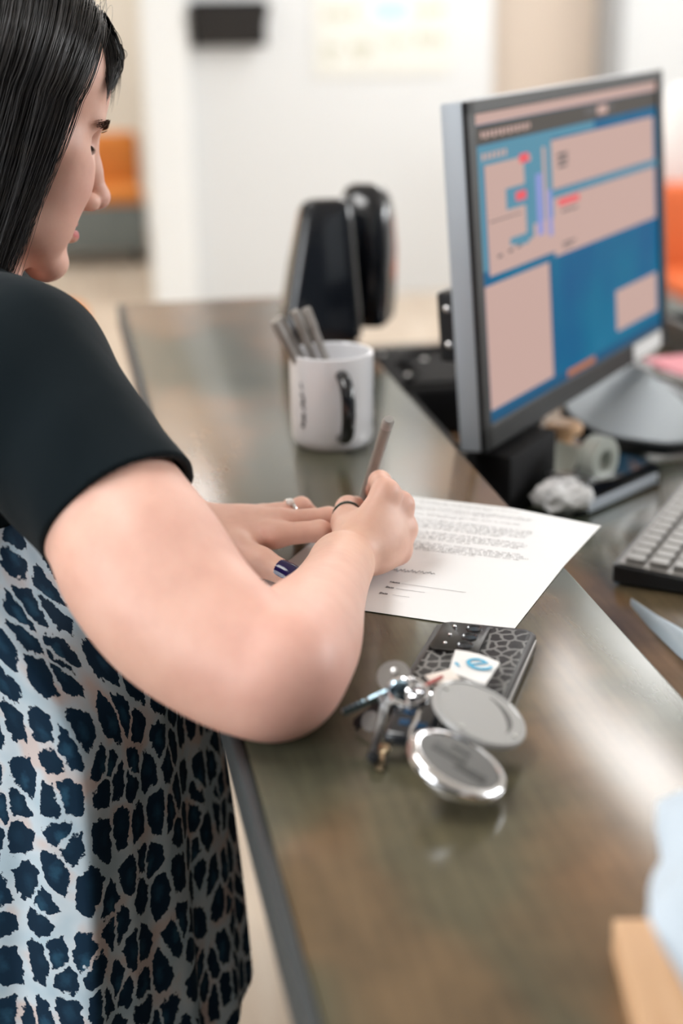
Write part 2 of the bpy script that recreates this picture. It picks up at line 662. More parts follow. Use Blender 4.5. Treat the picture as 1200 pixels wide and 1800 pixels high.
PEN0, PEN1 = Vector((0.0125, 1.297, CT+0.0016)), Vector((0.0395, 1.222, 1.1895))
mx, ln = frame_from(PEN0, PEN1)
t = thing('pen', 'smoky grey clear ballpoint pen held in the writing hand', 'pen')
t.matrix_world = mx
bm = BM()
lathe(bm, [(0, 0.030), (0.0046, 0.030), (0.0049, 0.05), (0.0049, ln-0.012), (0.0047, ln-0.010), (0, ln-0.010)], 14)
obj('barrel', bm, m_pen, t, True)
bm = BM()
lathe(bm, [(0, ln-0.0098), (0.0051, ln-0.0098), (0.0051, ln-0.003), (0.0040, ln), (0, ln+0.0004)], 14)
ob = obj('end_cap', bm, m_penbody, t, True)
bm = BM()
lathe(bm, [(0, 0), (0.0006, 0.0005), (0.0012, 0.006), (0.0030, 0.014), (0.0041, 0.018), (0.0044, 0.0298), (0, 0.0298)], 14)
obj('grip_tip', bm, m_pendark, t, True)

# ------------------------------------------------------------------ mug with pens
MX, MY = -0.008, 1.567
t = thing('mug', 'white glazed mug with black handle holding pens on the counter', 'mug', (MX, MY, CT))
bm = BM()
lathe(bm, [(0, 0.0015), (0.034, 0.0015), (0.036, 0.0), (0.0385, 0.001), (0.0412, 0.005), (0.0428, 0.012), (0.0432, 0.03), (0.0435, 0.094), (0.0430, 0.0968), (0.0415, 0.0975), (0.0402, 0.0962), (0.0398, 0.09), (0.0392, 0.014), (0.036, 0.008), (0, 0.007)], 48)
obj('body', bm, m_ceramic, t, True)
ha = math.radians(-90 + 14)
bm = BM()
pts = []
for i in range(17):
    a = math.radians(-84 + 168*i/16)
    pts.append((0.0425 + 0.026*max(0, math.cos(a))**0.75, 0, 0.0485 + 0.032*math.sin(a)))
pts = [(0.0410, 0, pts[0][2]-0.001)] + pts + [(0.0410, 0, pts[-1][2]+0.001)]
tube(bm, pts, 0.0056, 12)
bmesh.ops.scale(bm, vec=(1, 1.25, 1), verts=bm.verts)
bmesh.ops.rotate(bm, cent=(0, 0, 0), matrix=Matrix.Rotation(ha, 3, 'Z'), verts=bm.verts)
ob = obj('handle', bm, m_blackg, t, True)
ob['label'] = 'glossy black handle'
random.seed(3)
bm = BM()


def mug_mark(bm, az, z, w, h):
    r = 0.04375
    vs = []
    for da, dz in ((-w/2, -h/2), (w/2, -h/2), (w/2, h/2), (-w/2, h/2)):
        a = az + da/r
        vs.append(bm.verts.new((r*math.cos(a), r*math.sin(a), z + dz)))
    bm.faces.new(vs)


for az0, zs in ((math.radians(-90-43), [(0.060, 0), (0.053, 1), (0.046, 0), (0.036, 1), (0.029, 1), (0.068, 0)]), (math.radians(-90+76), [(0.07, 0), (0.058, 1), (0.050, 1), (0.042, 1), (0.03, 0), (0.022, 0)])):
    for z, k in zs:
        for q in range(3 + 2*k):
            mug_mark(bm, az0 + random.uniform(-0.05, 0.05), z + random.uniform(-0.0025, 0.0025), random.uniform(0.0008, 0.0045), random.uniform(0.0008, 0.004))
ob = obj('print', bm, m_print, t)
ob['label'] = 'small dark vertical print'
ob['kind'] = 'stuff'

m_peng = mat('grey_pen_plastic', (0.33, 0.31, 0.29), 0.3)


def mug_pen(top, base, label, first=[]):
    mx, ln = frame_from(base, top)
    if first:
        tt = first[0].copy()
        COL.objects.link(tt)
        for ch in first[0].children:
            c = ch.copy()
            COL.objects.link(c)
            c.parent = tt
        tag(tt, label, 'pen', 'pens in the mug')
    else:
        tt = thing('pen', label, 'pen', group='pens in the mug')
        bm = BM()
        lathe(bm, [(0, 0.012), (0.0044, 0.012), (0.0046, ln-0.022), (0, ln-0.022)], 12)
        obj('barrel', bm, m_peng, tt, True)
        bm = BM()
        lathe(bm, [(0, 0), (0.0008, 0.0006), (0.0040, 0.0118), (0, 0.0118)], 12)
        obj('grip_tip', bm, m_pendark, tt, True)
        bm = BM()
        lathe(bm, [(0, ln-0.0218), (0.0052, ln-0.0218), (0.0052, ln-0.002), (0.0042, ln), (0, ln)], 12)
        obj('end_cap', bm, m_peng, tt, True)
        first.append(tt)
    tt.matrix_world = mx
    return tt


mb = Vector((MX, MY, CT+0.009))
for top, base, lab in (((-0.0605, 1.540, 1.197), (0.004, -0.002, 0), 'grey pen leaning furthest left out of the white mug'),
                       ((-0.0445, 1.556, 1.212), (0.010, 0.012, 0), 'grey pen standing tallest in the white mug'),
                       ((-0.0300, 1.566, 1.203), (0.023, -0.010, 0), 'grey pen leaning nearest the middle of the white mug'),
                       ((-0.0530, 1.566, 1.188), (0.010, 0.022, 0), 'short grey pen half hidden behind the others in the white mug')):
    b = mb + Vector(base)
    d = (Vector(top) - b).normalized()
    mug_pen(b + d*0.142*(0.93 if 'short' in lab else 1.0), b + (Vector((0, 0, -0.0)) if 'short' not in lab else Vector((0, 0, 0))), lab)

# ------------------------------------------------------------------ pair of desktop speakers
def speaker(loc, rz, label, secs, round_top):
    """secs: (z, width, depth, dx, dy, corner)"""
    t = thing('desktop_speaker', label, 'speaker', loc, rz, 'pair of black desktop speakers')
    bm = BM()
    rings = []
    for z, w, d, dx, dy, c in secs:
        rings.append([bm.verts.new((x+dx, y+dy, z + round_top*(y/d)*(1 if z > 0.15 else 0))) for x, y in rrect(w, d, c, 6)])
    n = len(rings[0])
    for a, b in zip(rings[:-1], rings[1:]):
        for i in range(n):
            bm.faces.new((a[i], a[(i+1) % n], b[(i+1) % n], b[i]))
    bm.faces.new(rings[0][::-1])
    bm.faces.new(rings[-1])
    obj('cabinet', bm, m_blackg, t, True)
    bm = BM()
    w, d = secs[0][1], secs[0][2]
    prism(bm, rrect(w*0.9, d*0.9, 0.012), 0.0, 0.0065, 0.001)
    ob = obj('rubber_foot', bm, m_blacksoft, t)
    ob.location = (secs[0][3], secs[0][4], 0)
    return t


sp = speaker((-0.026, 2.075, CT), math.radians(8), 'wedge-shaped black desktop speaker nearer the mug, left of the pair',
        [(0.005, 0.106, 0.085, 0, 0, 0.016), (0.03, 0.104, 0.084, 0.001, 0.0, 0.016), (0.10, 0.087, 0.076, 0.006, 0.010, 0.016), (0.155, 0.072, 0.064, 0.011, 0.016, 0.016),
         (0.170, 0.068, 0.060, 0.012, 0.018, 0.016), (0.1765, 0.062, 0.054, 0.012, 0.018, 0.014), (0.179, 0.048, 0.042, 0.011, 0.018, 0.010)], -0.012)
bm = BM()
lathe(bm, [(0, 0.0), (0.024, 0.0), (0.026, 0.003), (0.020, 0.004), (0.008, -0.001), (0, 0.002)], 24, Matrix.Translation((0.004, 0.05, 0.075)) @ rot('X', -86))
obj('driver', bm, m_blacksoft, sp, True)
bm = BM()
lathe(bm, [(0, 0.0), (0.006, 0), (0.006, 0.006), (0.005, 0.007), (0, 0.007)], 16, Matrix.Translation((0.004, 0.044, 0.028)) @ rot('X', -88))
obj('volume_knob', bm, m_black, sp, True)
sp = speaker((0.036, 2.172, CT), math.radians(-14), 'black desktop speaker with domed top, right of the pair and further back',
        [(0.005, 0.074, 0.09, 0, 0, 0.02), (0.03, 0.080, 0.092, 0, 0.0, 0.022), (0.10, 0.080, 0.088, 0.002, 0.004, 0.024), (0.150, 0.074, 0.076, 0.002, 0.008, 0.028),
         (0.170, 0.070, 0.066, 0.001, 0.010, 0.028), (0.184, 0.056, 0.050, 0.0, 0.012, 0.022), (0.190, 0.034, 0.030, 0.0, 0.013, 0.014)], -0.004)
bm = BM()
lathe(bm, [(0, 0.0), (0.024, 0.0), (0.026, 0.003), (0.020, 0.004), (0.008, -0.001), (0, 0.002)], 24, Matrix.Translation((0.0, 0.048, 0.085)) @ rot('X', -88))
obj('driver', bm, m_blacksoft, sp, True)

# ------------------------------------------------------------------ monitor
YAW = 1.0483
MC = Vector((0.1508, 1.5774, DZ))
t = thing('monitor', 'black framed flat monitor with silver side, showing pink and blue windows', 'monitor', MC, YAW)
TM = Matrix.Translation((0, 0, 1.0523-DZ)) @ rot('X', -4.36)
MW, MH = 0.5926, 0.359
bm = BM()
box(bm, (MW/2, 0.0155, MH/2), (MW, 0.025, MH), 0.003)
bmesh.ops.transform(bm, matrix=TM, verts=bm.verts)
ob = obj('side_shell', bm, m_silver, t, True)
ob['label'] = 'silver outer shell'
bm = BM()
x0, x1, z0, z1 = 0.019, MW-0.017, 0.026, MH-0.0135
for c, s in (((MW/2, 0.0005, z0/2), (MW, 0.006, z0)), ((MW/2, 0.0005, (z1+MH)/2), (MW, 0.006, MH-z1)),
             ((x0/2, 0.0005, MH/2), (x0, 0.006, MH)), (((x1+MW)/2, 0.0005, MH/2), (MW-x1, 0.006, MH))):
    box(bm, c, s, 0.0012)
bmesh.ops.transform(bm, matrix=TM, verts=bm.verts)
obj('bezel', bm, m_black, t)
# the lit screen with its windows; s from the left, q from the top
SW, SH = x1-x0, z1-z0


def lit(name, c, k=1.0):
    m = mat(name, tuple(v*0.03 for v in c), 0.5, emit=c, estr=k, spec=0.06)
    return m


PINK, BLUE, LBLUE, DGREY, RED, VIO, DK, TASK, ORG = (lit('lit_pink', (0.55, 0.37, 0.325)), lit('lit_blue', (0.0, 0.118, 0.26)), lit('lit_steel_blue', (0.09, 0.26, 0.36)),
    lit('lit_dark_grey', (0.085, 0.075, 0.066)), lit('lit_red', (0.80, 0.10, 0.12)), lit('lit_violet', (0.26, 0.29, 0.62)), lit('lit_ink', (0.12, 0.11, 0.11)),
    lit('lit_taskbar', (0.012, 0.09, 0.19)), lit('lit_orange', (0.42, 0.16, 0.08)))
g = NT(BLUE)
tc = g.n('ShaderNodeTexCoord')
ns = g.noise(g.mapping(tc.outputs['Object'], (5, 5, 5)), 1.0, 2)
r = g.ramp(ns.outputs[0], [(0.3, (0.0, 0.085, 0.23)), (0.55, (0.0, 0.135, 0.26)), (0.75, (0.01, 0.17, 0.30))])
g.l(r.outputs[0], g.b.inputs['Emission Color'])
bm = BM()
box(bm, (x0+SW/2, 0.0022, z0+SH/2), (SW, 0.001, SH))
bmesh.ops.transform(bm, matrix=TM, verts=bm.verts)
scr = obj('screen', bm, BLUE, t)


def pane(name, m, rects, lay):
    bm = BM()
    for a, b, c, d in rects:
        y = 0.00165 - 0.00012*lay
        vs = [bm.verts.new((x0 + SW*s, y, z1 - SH*q)) for s, q in ((a, d), (c, d), (c, b), (a, b))]
        bm.faces.new(vs)
    bmesh.ops.transform(bm, matrix=TM, verts=bm.verts)
    o = obj(name, bm, m, scr)
    if 'text' in name or 'print' in name:
        o['kind'] = 'stuff'
    return o


pane('window_pane', PINK, [(0.0, 0.0, 1.0, 0.035), (0.04, 0.165, 0.255, 0.52), (0.36, 0.135, 0.975, 0.305), (0.36, 0.335, 0.98, 0.54),
                           (0.015, 0.548, 0.325, 0.96), (0.70, 0.765, 0.975, 0.925), (0.255, 0.40, 0.36, 0.52)], 1)
pane('title_bar', DGREY, [(0.0, 0.038, 1.0, 0.098)], 1)
pane('tool_strip', LBLUE, [(0.0, 0.100, 0.36, 0.165), (0.36, 0.100, 0.6, 0.128), (0.255, 0.165, 0.36, 0.40), (0.36, 0.308, 1.0, 0.332), (0.0, 0.165, 0.035, 0.50)], 1)
for _r in ((0.20, 0.155, 0.245, 0.185), (0.175, 0.275, 0.225, 0.305), (0.385, 0.345, 0.50, 0.368)):
    pane('red_mark', RED, [_r], 3)
pane('violet_column', VIO, [(0.275, 0.235, 0.305, 0.445), (0.33, 0.30, 0.352, 0.46)], 2)
pane('pale_column', PINK, [(0.312, 0.15, 0.328, 0.46)], 2)
pane('small_print', DK, [(0.39, 0.185, 0.445, 0.198), (0.39, 0.205, 0.445, 0.218), (0.39, 0.225, 0.44, 0.236), (0.40, 0.385, 0.49, 0.393), (0.40, 0.50, 0.47, 0.508), (0.40, 0.514, 0.455, 0.52),
                         (0.05, 0.345, 0.20, 0.349), (0.08, 0.46, 0.10, 0.47), (0.13, 0.455, 0.15, 0.465), (0.17, 0.45, 0.19, 0.46), (0.55, 0.05, 0.72, 0.075)], 2)
pane('title_text', PINK, [(0.03 + 0.018*i, 0.058, 0.03 + 0.018*i + 0.012, 0.076 + 0.004*(i % 2)) for i in range(13)] + [(0.03 + 0.02*i, 0.125, 0.042 + 0.02*i, 0.148) for i in range(6)] + [(0.62, 0.05, 0.68, 0.082)], 3)
pane('chart_shape', LBLUE, [(0.13, 0.255, 0.245, 0.325), (0.22, 0.185, 0.255, 0.44), (0.14, 0.42, 0.25, 0.445), (0.17, 0.445, 0.23, 0.455)], 2)
pane('taskbar', TASK, [(0.0, 0.965, 1.0, 1.0), (0.325, 0.548, 0.34, 0.96)], 1)
pane('taskbar_icon', ORG, [(0.40, 0.968, 0.56, 0.994)], 2)
bm = BM()
box(bm, (MW-0.085, -0.0030, 0.0125), (0.105, 0.0012, 0.021), 0.0003)
bmesh.ops.transform(bm, matrix=TM, verts=bm.verts)
ob = obj('badge_sticker', bm, m_white, t)
ob['label'] = 'white sticker on the lower right bezel'
# rear cover, hinge, neck, foot
bm = BM()
box(bm, (MW*0.5, 0.042, MH*0.47), (0.30, 0.03, 0.24), 0.012, seg=3)
box(bm, (0.10, 0.040, 0.130), (0.17, 0.026, 0.075), 0.004)
bmesh.ops.transform(bm, matrix=TM, verts=bm.verts)
obj('rear_cover', bm, m_black, t, True)
for zz in (0.112, 0.150):
    bm = BM()
    bmesh.ops.create_uvsphere(bm, u_segments=12, v_segments=8, radius=0.0045, matrix=TM @ Matrix.Translation((0.0145, 0.040, zz)))
    obj('screw', bm, m_chrome, t, True)
bm = BM()
box(bm, (MW*0.44, 0.075, 0.13), (0.09, 0.03, 0.25), 0.006)
obj('neck', bm, m_black, t, True)
bm = BM()
prism(bm, rrect(0.15, 0.10, 0.03), 0.0, 0.013, 0.003, Matrix.Translation((MW*0.44, 0.085, 0)))
obj('foot', bm, m_black, t, True)

# ------------------------------------------------------------------ things on the work desk
def at_uv(x, y, z=DZ):
    return Vector((x, y, z))


# black flat printer filling the gap between counter and monitor
t = thing('desk_printer', 'low black printer on the work desk, behind the monitor beside the counter edge', 'printer', uv2(UR+0.113, 2.005, DZ), ANG)
bm = BM()
box(bm, (0, 0, 0.032), (0.215, 0.25, 0.060), 0.008, seg=3)
obj('body', bm, m_blacksoft, t, True)
bm = BM()
box(bm, (0.0, -0.01, 0.063), (0.17, 0.19, 0.006), 0.002)
obj('lid', bm, m_blacksoft, t)
bm = BM()
box(bm, (-0.088, -0.245, 0.030), (0.038, 0.235, 0.056), 0.004)
obj('output_tray', bm, m_blacksoft, t)
bm = BM()
tube(bm, [(-0.07, -0.10, 0.0695), (-0.045, -0.05, 0.0695), (-0.06, 0.0, 0.0695), (-0.03, 0.05, 0.0695), (0.03, 0.08, 0.0695)], 0.0035, 8)
obj('cable', bm, m_blacksoft, t, True)
for x, y in ((-0.07, 0.06), (-0.02, 0.02), (-0.06, -0.06)):
    bm = BM()
    bmesh.ops.create_uvsphere(bm, u_segments=10, v_segments=6, radius=0.005, matrix=Matrix.Translation((x, y, 0.066)) @ Matrix.Diagonal((1, 1, 0.5, 1)))
    obj('button', bm, m_steel, t, True)

t = thing('docking_box', 'black upright docking box under the near corner of the monitor', 'computer dock', (0.190, 1.662, DZ), YAW)
bm = BM()
box(bm, (0.0, 0.0, 0.0375), (0.13, 0.055, 0.070), 0.005)
obj('case', bm, m_blacksoft, t, True)
bm = BM()
box(bm, (0, 0, 0.0015), (0.11, 0.045, 0.003))
obj('rubber_foot', bm, m_blacksoft, t)

t = thing('desk_tray', 'rounded silver tray tilted on a black riser, below the right half of monitor', 'tray', (0.366, 1.925, DZ), math.radians(12))
TRT = Matrix.Translation((0, 0, 0.028)) @ rot('X', 14)
bm = BM()
box(bm, (0, 0.055, 0.022), (0.09, 0.03, 0.042), 0.004)
obj('riser', bm, m_black, t)
tri = []
for i in range(48):
    a = 2*PI*i/48
    rad = 0.088*(1 + 0.10*math.cos(3*(a - math.radians(72))))
    tri.append((rad*math.cos(a)*0.92, rad*math.sin(a)*1.28))
bm = BM()
prism(bm, tri, 0.0, 0.012, 0.004, TRT)
obj('underside', bm, m_blackg, t, True)
bm = BM()
prism(bm, [(x*0.95, y*0.95) for x, y in tri], 0.0122, 0.016, 0.002, TRT)
obj('top_plate', bm, mat('satin_silver', (0.33, 0.37, 0.40), 0.5, metal=0.6), t, True)

t = thing('tape_dispenser', 'black tape dispenser with silver cutter, between monitor and paper form', 'tape dispenser', (0.296, 1.680, DZ), math.radians(47))
bm = BM()
prism(bm, [(-0.08, 0), (0.08, 0), (0.08, 0.020), (0.055, 0.034), (0.02, 0.026), (-0.02, 0.026), (-0.05, 0.036), (-0.08, 0.030)], -0.026, 0.026, 0.003, rot('X', 90))
obj('base', bm, m_blackg, t, True)
bm = BM()
lathe(bm, [(0.012, -0.010), (0.026, -0.010), (0.026, 0.010), (0.012, 0.010)], 28, Matrix.Translation((-0.012, 0, 0.046)) @ rot('X', 90), close=True)
obj('tape_roll', bm, mat('clear_tape', (0.62, 0.66, 0.60), 0.25, trans=0.3), t, True)
bm = BM()
box(bm, (-0.069, 0, 0.038), (0.020, 0.044, 0.003), 0, rot('Y', 14))
obj('cutter', bm, m_steel, t)
bm = BM()
box(bm, (0.0, -0.0275, 0.009), (0.14, 0.002, 0.012), 0.0008)
ob = obj('side_band', bm, m_silver, t)
ob['label'] = 'grey band along the side'

t = thing('hand_stamp', 'wooden hand stamp with pale oval handle beside the docking box', 'stamp', (0.268, 1.805, DZ))
bm = BM()
lathe(bm, [(0, 0.02), (0.012, 0.02), (0.011, 0.03), (0.014, 0.036), (0.022, 0.040), (0.023, 0.046), (0.019, 0.051), (0, 0.053)], 24)
obj('handle', bm, m_woodl, t, True)
bm = BM()
box(bm, (0, 0, 0.010), (0.05, 0.032, 0.020), 0.002)
obj('block', bm, mat('brown_wood', (0.16, 0.06, 0.025), 0.5), t)

t = thing('crumpled_receipt', 'crumpled white paper slip between the docking box and tape dispenser', 'paper', (0.243, 1.612, DZ))
bm = BM()
bmesh.ops.create_icosphere(bm, subdivisions=3, radius=0.022)
random.seed(5)
for vtx in bm.verts:
    k = 1 + 0.22*math.sin(vtx.co.x*260 + 1) * math.cos(vtx.co.y*230) + random.uniform(-0.10, 0.10)
    vtx.co = Vector((vtx.co.x*1.35*k, vtx.co.y*k, vtx.co.z*0.85*k))
zmin = min(v.co.z for v in bm.verts)
for vtx in bm.verts:
    vtx.co.z -= zmin
obj('crumpled_ball', bm, m_paper, t)
t = thing('paper_slip', 'folded white paper slip leaning on the tape dispenser', 'paper', (0.292, 1.745, DZ), math.radians(40))
bm = BM()
pr = [(-0.03, 0.0), (0.0, 0.034), (0.03, 0.0), (0.028, -0.0002), (0.0, 0.0326), (-0.028, -0.0002)]
prism(bm, [(x, z+0.0002) for x, z in pr], -0.022, 0.022, 0, Matrix.Translation((0, 0.032, 0)) @ rot('X', 90))
obj('folded_sheet', bm, mat('greenish_white_paper', (0.62, 0.66, 0.60), 0.6), t)

# keyboard
KA = math.radians(64.3)
t = thing('keyboard', 'grey keyboard with black base cut off by the right edge', 'keyboard', (0.2594, 1.4011, DZ), KA)
m_key = mat('grey_keycap', (0.185, 0.178, 0.170), 0.36)
KW, KD = 0.44, 0.150
bm = BM()
prism(bm, [(0.0, 0.004), (-KD, 0.002), (-KD, 0.012), (0.0, 0.022)], 0, KW, 0.0015, Matrix(((0, 0, 1, 0), (1, 0, 0, 0), (0, 1, 0, 0), (0, 0, 0, 1))))
obj('base', bm, m_black, t)
bm = BM()
prism(bm, [(-0.004, 0.0222), (-KD+0.004, 0.0124), (-KD+0.004, 0.0134), (-0.004, 0.0232)], 0.004, KW-0.004, 0.0003, Matrix(((0, 0, 1, 0), (1, 0, 0, 0), (0, 1, 0, 0), (0, 0, 0, 1))))
ob = obj('top_plate', bm, mat('grey_keyboard_plate', (0.22, 0.21, 0.20), 0.4), t)
bm = BM()
prism(bm, rrect(0.0168, 0.0178, 0.002, 2), 0, 0.0055, 0.0012, seg=1)
kme = bpy.data.meshes.new('key')
bm.to_mesh(kme)
bm.free()
kme.materials.append(m_key)
slope = math.atan2(0.010, KD)
for r_ in range(6):
    for c_ in range(21):
        ko = bpy.data.objects.new('key', kme)
        COL.objects.link(ko)
        ko.parent = t
        yy = -0.018 - 0.0226*r_
        ko.location = (0.018 + 0.0201*c_ + 0.002*(r_ % 3), yy, 0.0231 + yy*slope*1.0)
        ko.rotation_euler = (slope, 0, 0)
for x in (0.03, KW-0.03):
    for y in (-0.02, -KD+0.02):
        bm = BM()
        box(bm, (x, y, 0.0022), (0.03, 0.012, 0.0044), 0.0008)
        obj('rubber_foot', bm, m_blacksoft, t)

# clear plastic sleeve curling up beside the keyboard
t = thing('plastic_sleeve', 'clear bluish plastic sleeve with pointed corner, below the keyboard', 'plastic sleeve', (0, 0, 0))
m_film = mat('clear_film', (0.72, 0.84, 0.93), 0.22, trans=0.45, alpha=0.9)
bm = BM()
A = [Vector(p) for p in ((0.268, 1.350, 0.9712), (0.275, 1.295, 0.9716), (0.286, 1.23, 0.974), (0.300, 1.16, 0.978), (0.318, 1.09, 0.981))]
Bp = [Vector(p) for p in ((0.2695, 1.351, 0.9714), (0.294, 1.312, 0.982), (0.322, 1.255, 0.992), (0.352, 1.19, 0.998), (0.385, 1.12, 0.998))]
rows = []
for a, b in zip(A, Bp):
    row = []
    for i in range(7):
        s = i/6
        p = a.lerp(b, s*0.55) + Vector((0, 0, 0.006*math.sin(PI*s)))
        row.append(p)
    rows.append(row)
top = [[bm.verts.new(p + Vector((0, 0, 0.0006))) for p in r] for r in rows]
bot = [[bm.verts.new(p) for p in r] for r in rows]
for i in range(4):
    for j in range(6):
        bm.faces.new((top[i][j], top[i][j+1], top[i+1][j+1], top[i+1][j]))
        bm.faces.new((bot[i][j], bot[i+1][j], bot[i+1][j+1], bot[i][j+1]))
    for j in (0, 6):
        bm.faces.new((top[i][j], top[i+1][j], bot[i+1][j], bot[i][j]))
for i in (0, 4):
    for j in range(6):
        bm.faces.new((top[i][j], top[i][j+1], bot[i][j+1], bot[i][j]))
obj('film', bm, m_film, t, True)

# far right: pink note pad, black cable band, black file tray
t = thing('note_pad', 'pink note pad on the work desk beyond the silver tray', 'note pad', (0.512, 2.212, DZ), math.radians(20))
bm = BM()
box(bm, (0, 0, 0.012), (0.10, 0.10, 0.024), 0.001)
obj('sheets', bm, mat('pink_note_paper', (0.80, 0.30, 0.36), 0.7), t)
bm = BM()
box(bm, (0, 0.0512, 0.012), (0.10, 0.0024, 0.024))
obj('glue_edge', bm, mat('dark_pink_edge', (0.60, 0.2, 0.25), 0.6), t)
t = thing('headset', 'black headset band lying on the desk beside the silver tray', 'headset', (0, 0, 0))
bm = BM()
hp = [(0.43, 2.17), (0.445, 2.13), (0.463, 2.06), (0.478, 1.98), (0.488, 1.90), (0.492, 1.83)]
tube(bm, [(x, y, DZ+0.013+0.02*math.sin(PI*i/5)) for i, (x, y) in enumerate(hp)], 0.0095, 10)
obj('band', bm, m_blackg, t, True)
bm = BM()
tube(bm, [(x-0.014, y-0.006, DZ+0.010+0.017*math.sin(PI*i/5)) for i, (x, y) in enumerate(hp)], 0.006, 8)
ob = obj('padding', bm, m_silver, t, True)
bm = BM()
lathe(bm, [(0, 0), (0.03, 0), (0.034, 0.006), (0.03, 0.024), (0.018, 0.03), (0, 0.026)], 20, Matrix.Translation((0.425, 2.185, DZ)))
obj('ear_cup', bm, m_black, t, True)
t = thing('file_tray', 'flat black file tray on the far right of the work desk', 'tray', (0.655, 2.37, DZ), ANG)
bm = BM()
box(bm, (0, 0, 0.004), (0.26, 0.22, 0.008), 0.002)
obj('bottom', bm, m_black, t)
for c, s in (((-0.126, 0, 0.028), (0.008, 0.22, 0.040)), ((0.126, 0, 0.028), (0.008, 0.22, 0.040)), ((0, 0.106, 0.028), (0.244, 0.008, 0.040)), ((0, -0.106, 0.028), (0.244, 0.008, 0.040))):
    bm = BM()
    box(bm, c, s, 0.002)
    obj('tray_wall', bm, m_black, t)

# ------------------------------------------------------------------ tissue box, near right
t = thing('tissue_tray', 'low pale wooden tissue tray in the near right corner of the counter', 'tray', (0.1895, 0.560, CT), math.radians(-1))
bm = BM()
W_, D_, H_ = 0.122, 0.20, 0.016
box(bm, (0, 0, 0.003), (W_, D_, 0.006), 0.001)
obj('bottom_board', bm, m_woodl, t)
for c, s in (((-W_/2+0.004, 0, H_/2+0.003), (0.008, D_, H_-0.006)), ((W_/2-0.004, 0, H_/2+0.003), (0.008, D_, H_-0.006)),
             ((0, D_/2-0.004, H_/2+0.003), (W_-0.016, 0.008, H_-0.006)), ((0, -D_/2+0.004, H_/2+0.003), (W_-0.016, 0.008, H_-0.006))):
    bm = BM()
    box(bm, c, s, 0.0015)
    obj('side_board', bm, m_woodl, t, True)
bm = BM()
for c, s in (((-0.0405, 0, H_-0.0005), (0.041, D_, 0.007)), ((0.0405, 0, H_-0.0005), (0.041, D_, 0.007)), ((0, 0.08, H_-0.0005), (0.042, 0.04, 0.007)), ((0, -0.08, H_-0.0005), (0.042, 0.04, 0.007))):
    box(bm, c, s, 0.001)
obj('lid_board', bm, m_woodl, t)
tt = thing('tissue', 'pale blue-white tissue rising from the low wooden tray', 'tissue', (0.163, 0.590, CT), math.radians(-1))
bm = BM()
random.seed(8)
nu, nv = 40, 16
rows = []
for j in range(nv):
    s = j/(nv-1)
    row = []
    for i in range(nu):
        a = 2*PI*i/nu
        k = 1 + (0.16*math.sin(3*a + 1.2 + 2*s) + 0.11*math.sin(5*a - 3*s) + 0.06*math.sin(9*a + 4*s))*(0.4 + 0.8*s)
        rx = (0.018 + 0.030*math.sin(PI*min(1, s*1.25)*0.62))*(1 - 0.86*max(0, s-0.55)/0.45)
        ry = (0.050 + 0.035*math.sin(PI*s*0.8))*(1 - 0.80*max(0, s-0.5)/0.5)
        z = H_ + 0.0035 + 0.001 - 0.012*(1-s)**3*0 + 0.066*s**0.9 + 0.006*math.sin(4*a)*s
        row.append(bm.verts.new((0.010 + 0.016*s + rx*k*math.cos(a), 0.0 + 0.045*s + ry*k*math.sin(a), z)))
    rows.append(row)
for a, b in zip(rows[:-1], rows[1:]):
    for i in range(nu):
        j = (i+1) % nu
        bm.faces.new((a[i], a[j], b[j], b[i]))
bm.faces.new(rows[-1])
bm.faces.new(rows[0][::-1])
obj('folds', bm, m_tissue, tt, True)

# ------------------------------------------------------------------ phone
PHA = math.atan2(-0.29, 0.957)
t = thing('phone', 'phone in a grey and black leopard spotted case, face down under the keys', 'phone', (0.0707, 1.0594, CT), PHA)
PHW, PHL, PHT = 0.073, 0.152, 0.0105
m_case = mat('leopard_case_print', (0.1, 0.1, 0.1), 0.42, spec=0.25)
g = NT(m_case)
tc = g.n('ShaderNodeTexCoord')
nz = g.noise(tc.outputs['Object'], 180, 2)
vv = g.n('ShaderNodeVectorMath', operation='MULTIPLY_ADD')
vv.inputs[1].default_value = (0.004, 0.004, 0)
g.l(nz.outputs['Color'], vv.inputs[0])
g.l(g.mapping(tc.outputs['Object'], (1.25, 0.95, 0)), vv.inputs[2])
vo = g.n('ShaderNodeTexVoronoi', feature='DISTANCE_TO_EDGE', voronoi_dimensions='2D')
vo.inputs['Scale'].default_value = 92
g.l(vv.outputs[0], vo.inputs['Vector'])
r = g.ramp(vo.outputs['Distance'], [(0.09, (0.17, 0.17, 0.165)), (0.14, (0.006, 0.006, 0.007))])
g.l(r.outputs[0], g.b.inputs['Base Color'])
bm = BM()
prism(bm, rrect(PHW, PHL, 0.009), 0.0, PHT, 0.0028, Matrix.Translation((PHW/2, -PHL/2, 0)), seg=3)
obj('case_frame', bm, m_black, t, True)
bm = BM()
prism(bm, rrect(PHW-0.008, PHL-0.008, 0.007), PHT-0.0006, PHT+0.0004, 0.0002, Matrix.Translation((PHW/2, -PHL/2, 0)))
ob = obj('back_cover', bm, m_case, t, True)
ob['label'] = 'grey back with black leopard spots'
bm = BM()
box(bm, (PHW+0.0004, -PHL/2, PHT*0.62), (0.0014, PHL-0.024, 0.004), 0.0005)
ob = obj('side_rail', bm, m_steel, t)
ob['label'] = 'metal side rail'
bm = BM()
prism(bm, rrect(0.036, 0.050, 0.006), PHT, PHT+0.0022, 0.0008, Matrix.Translation((0.022, -0.030, 0)))
cb = obj('camera_plate', bm, mat('camera_glass', (0.012, 0.012, 0.012), 0.32, spec=0.4), t, True)
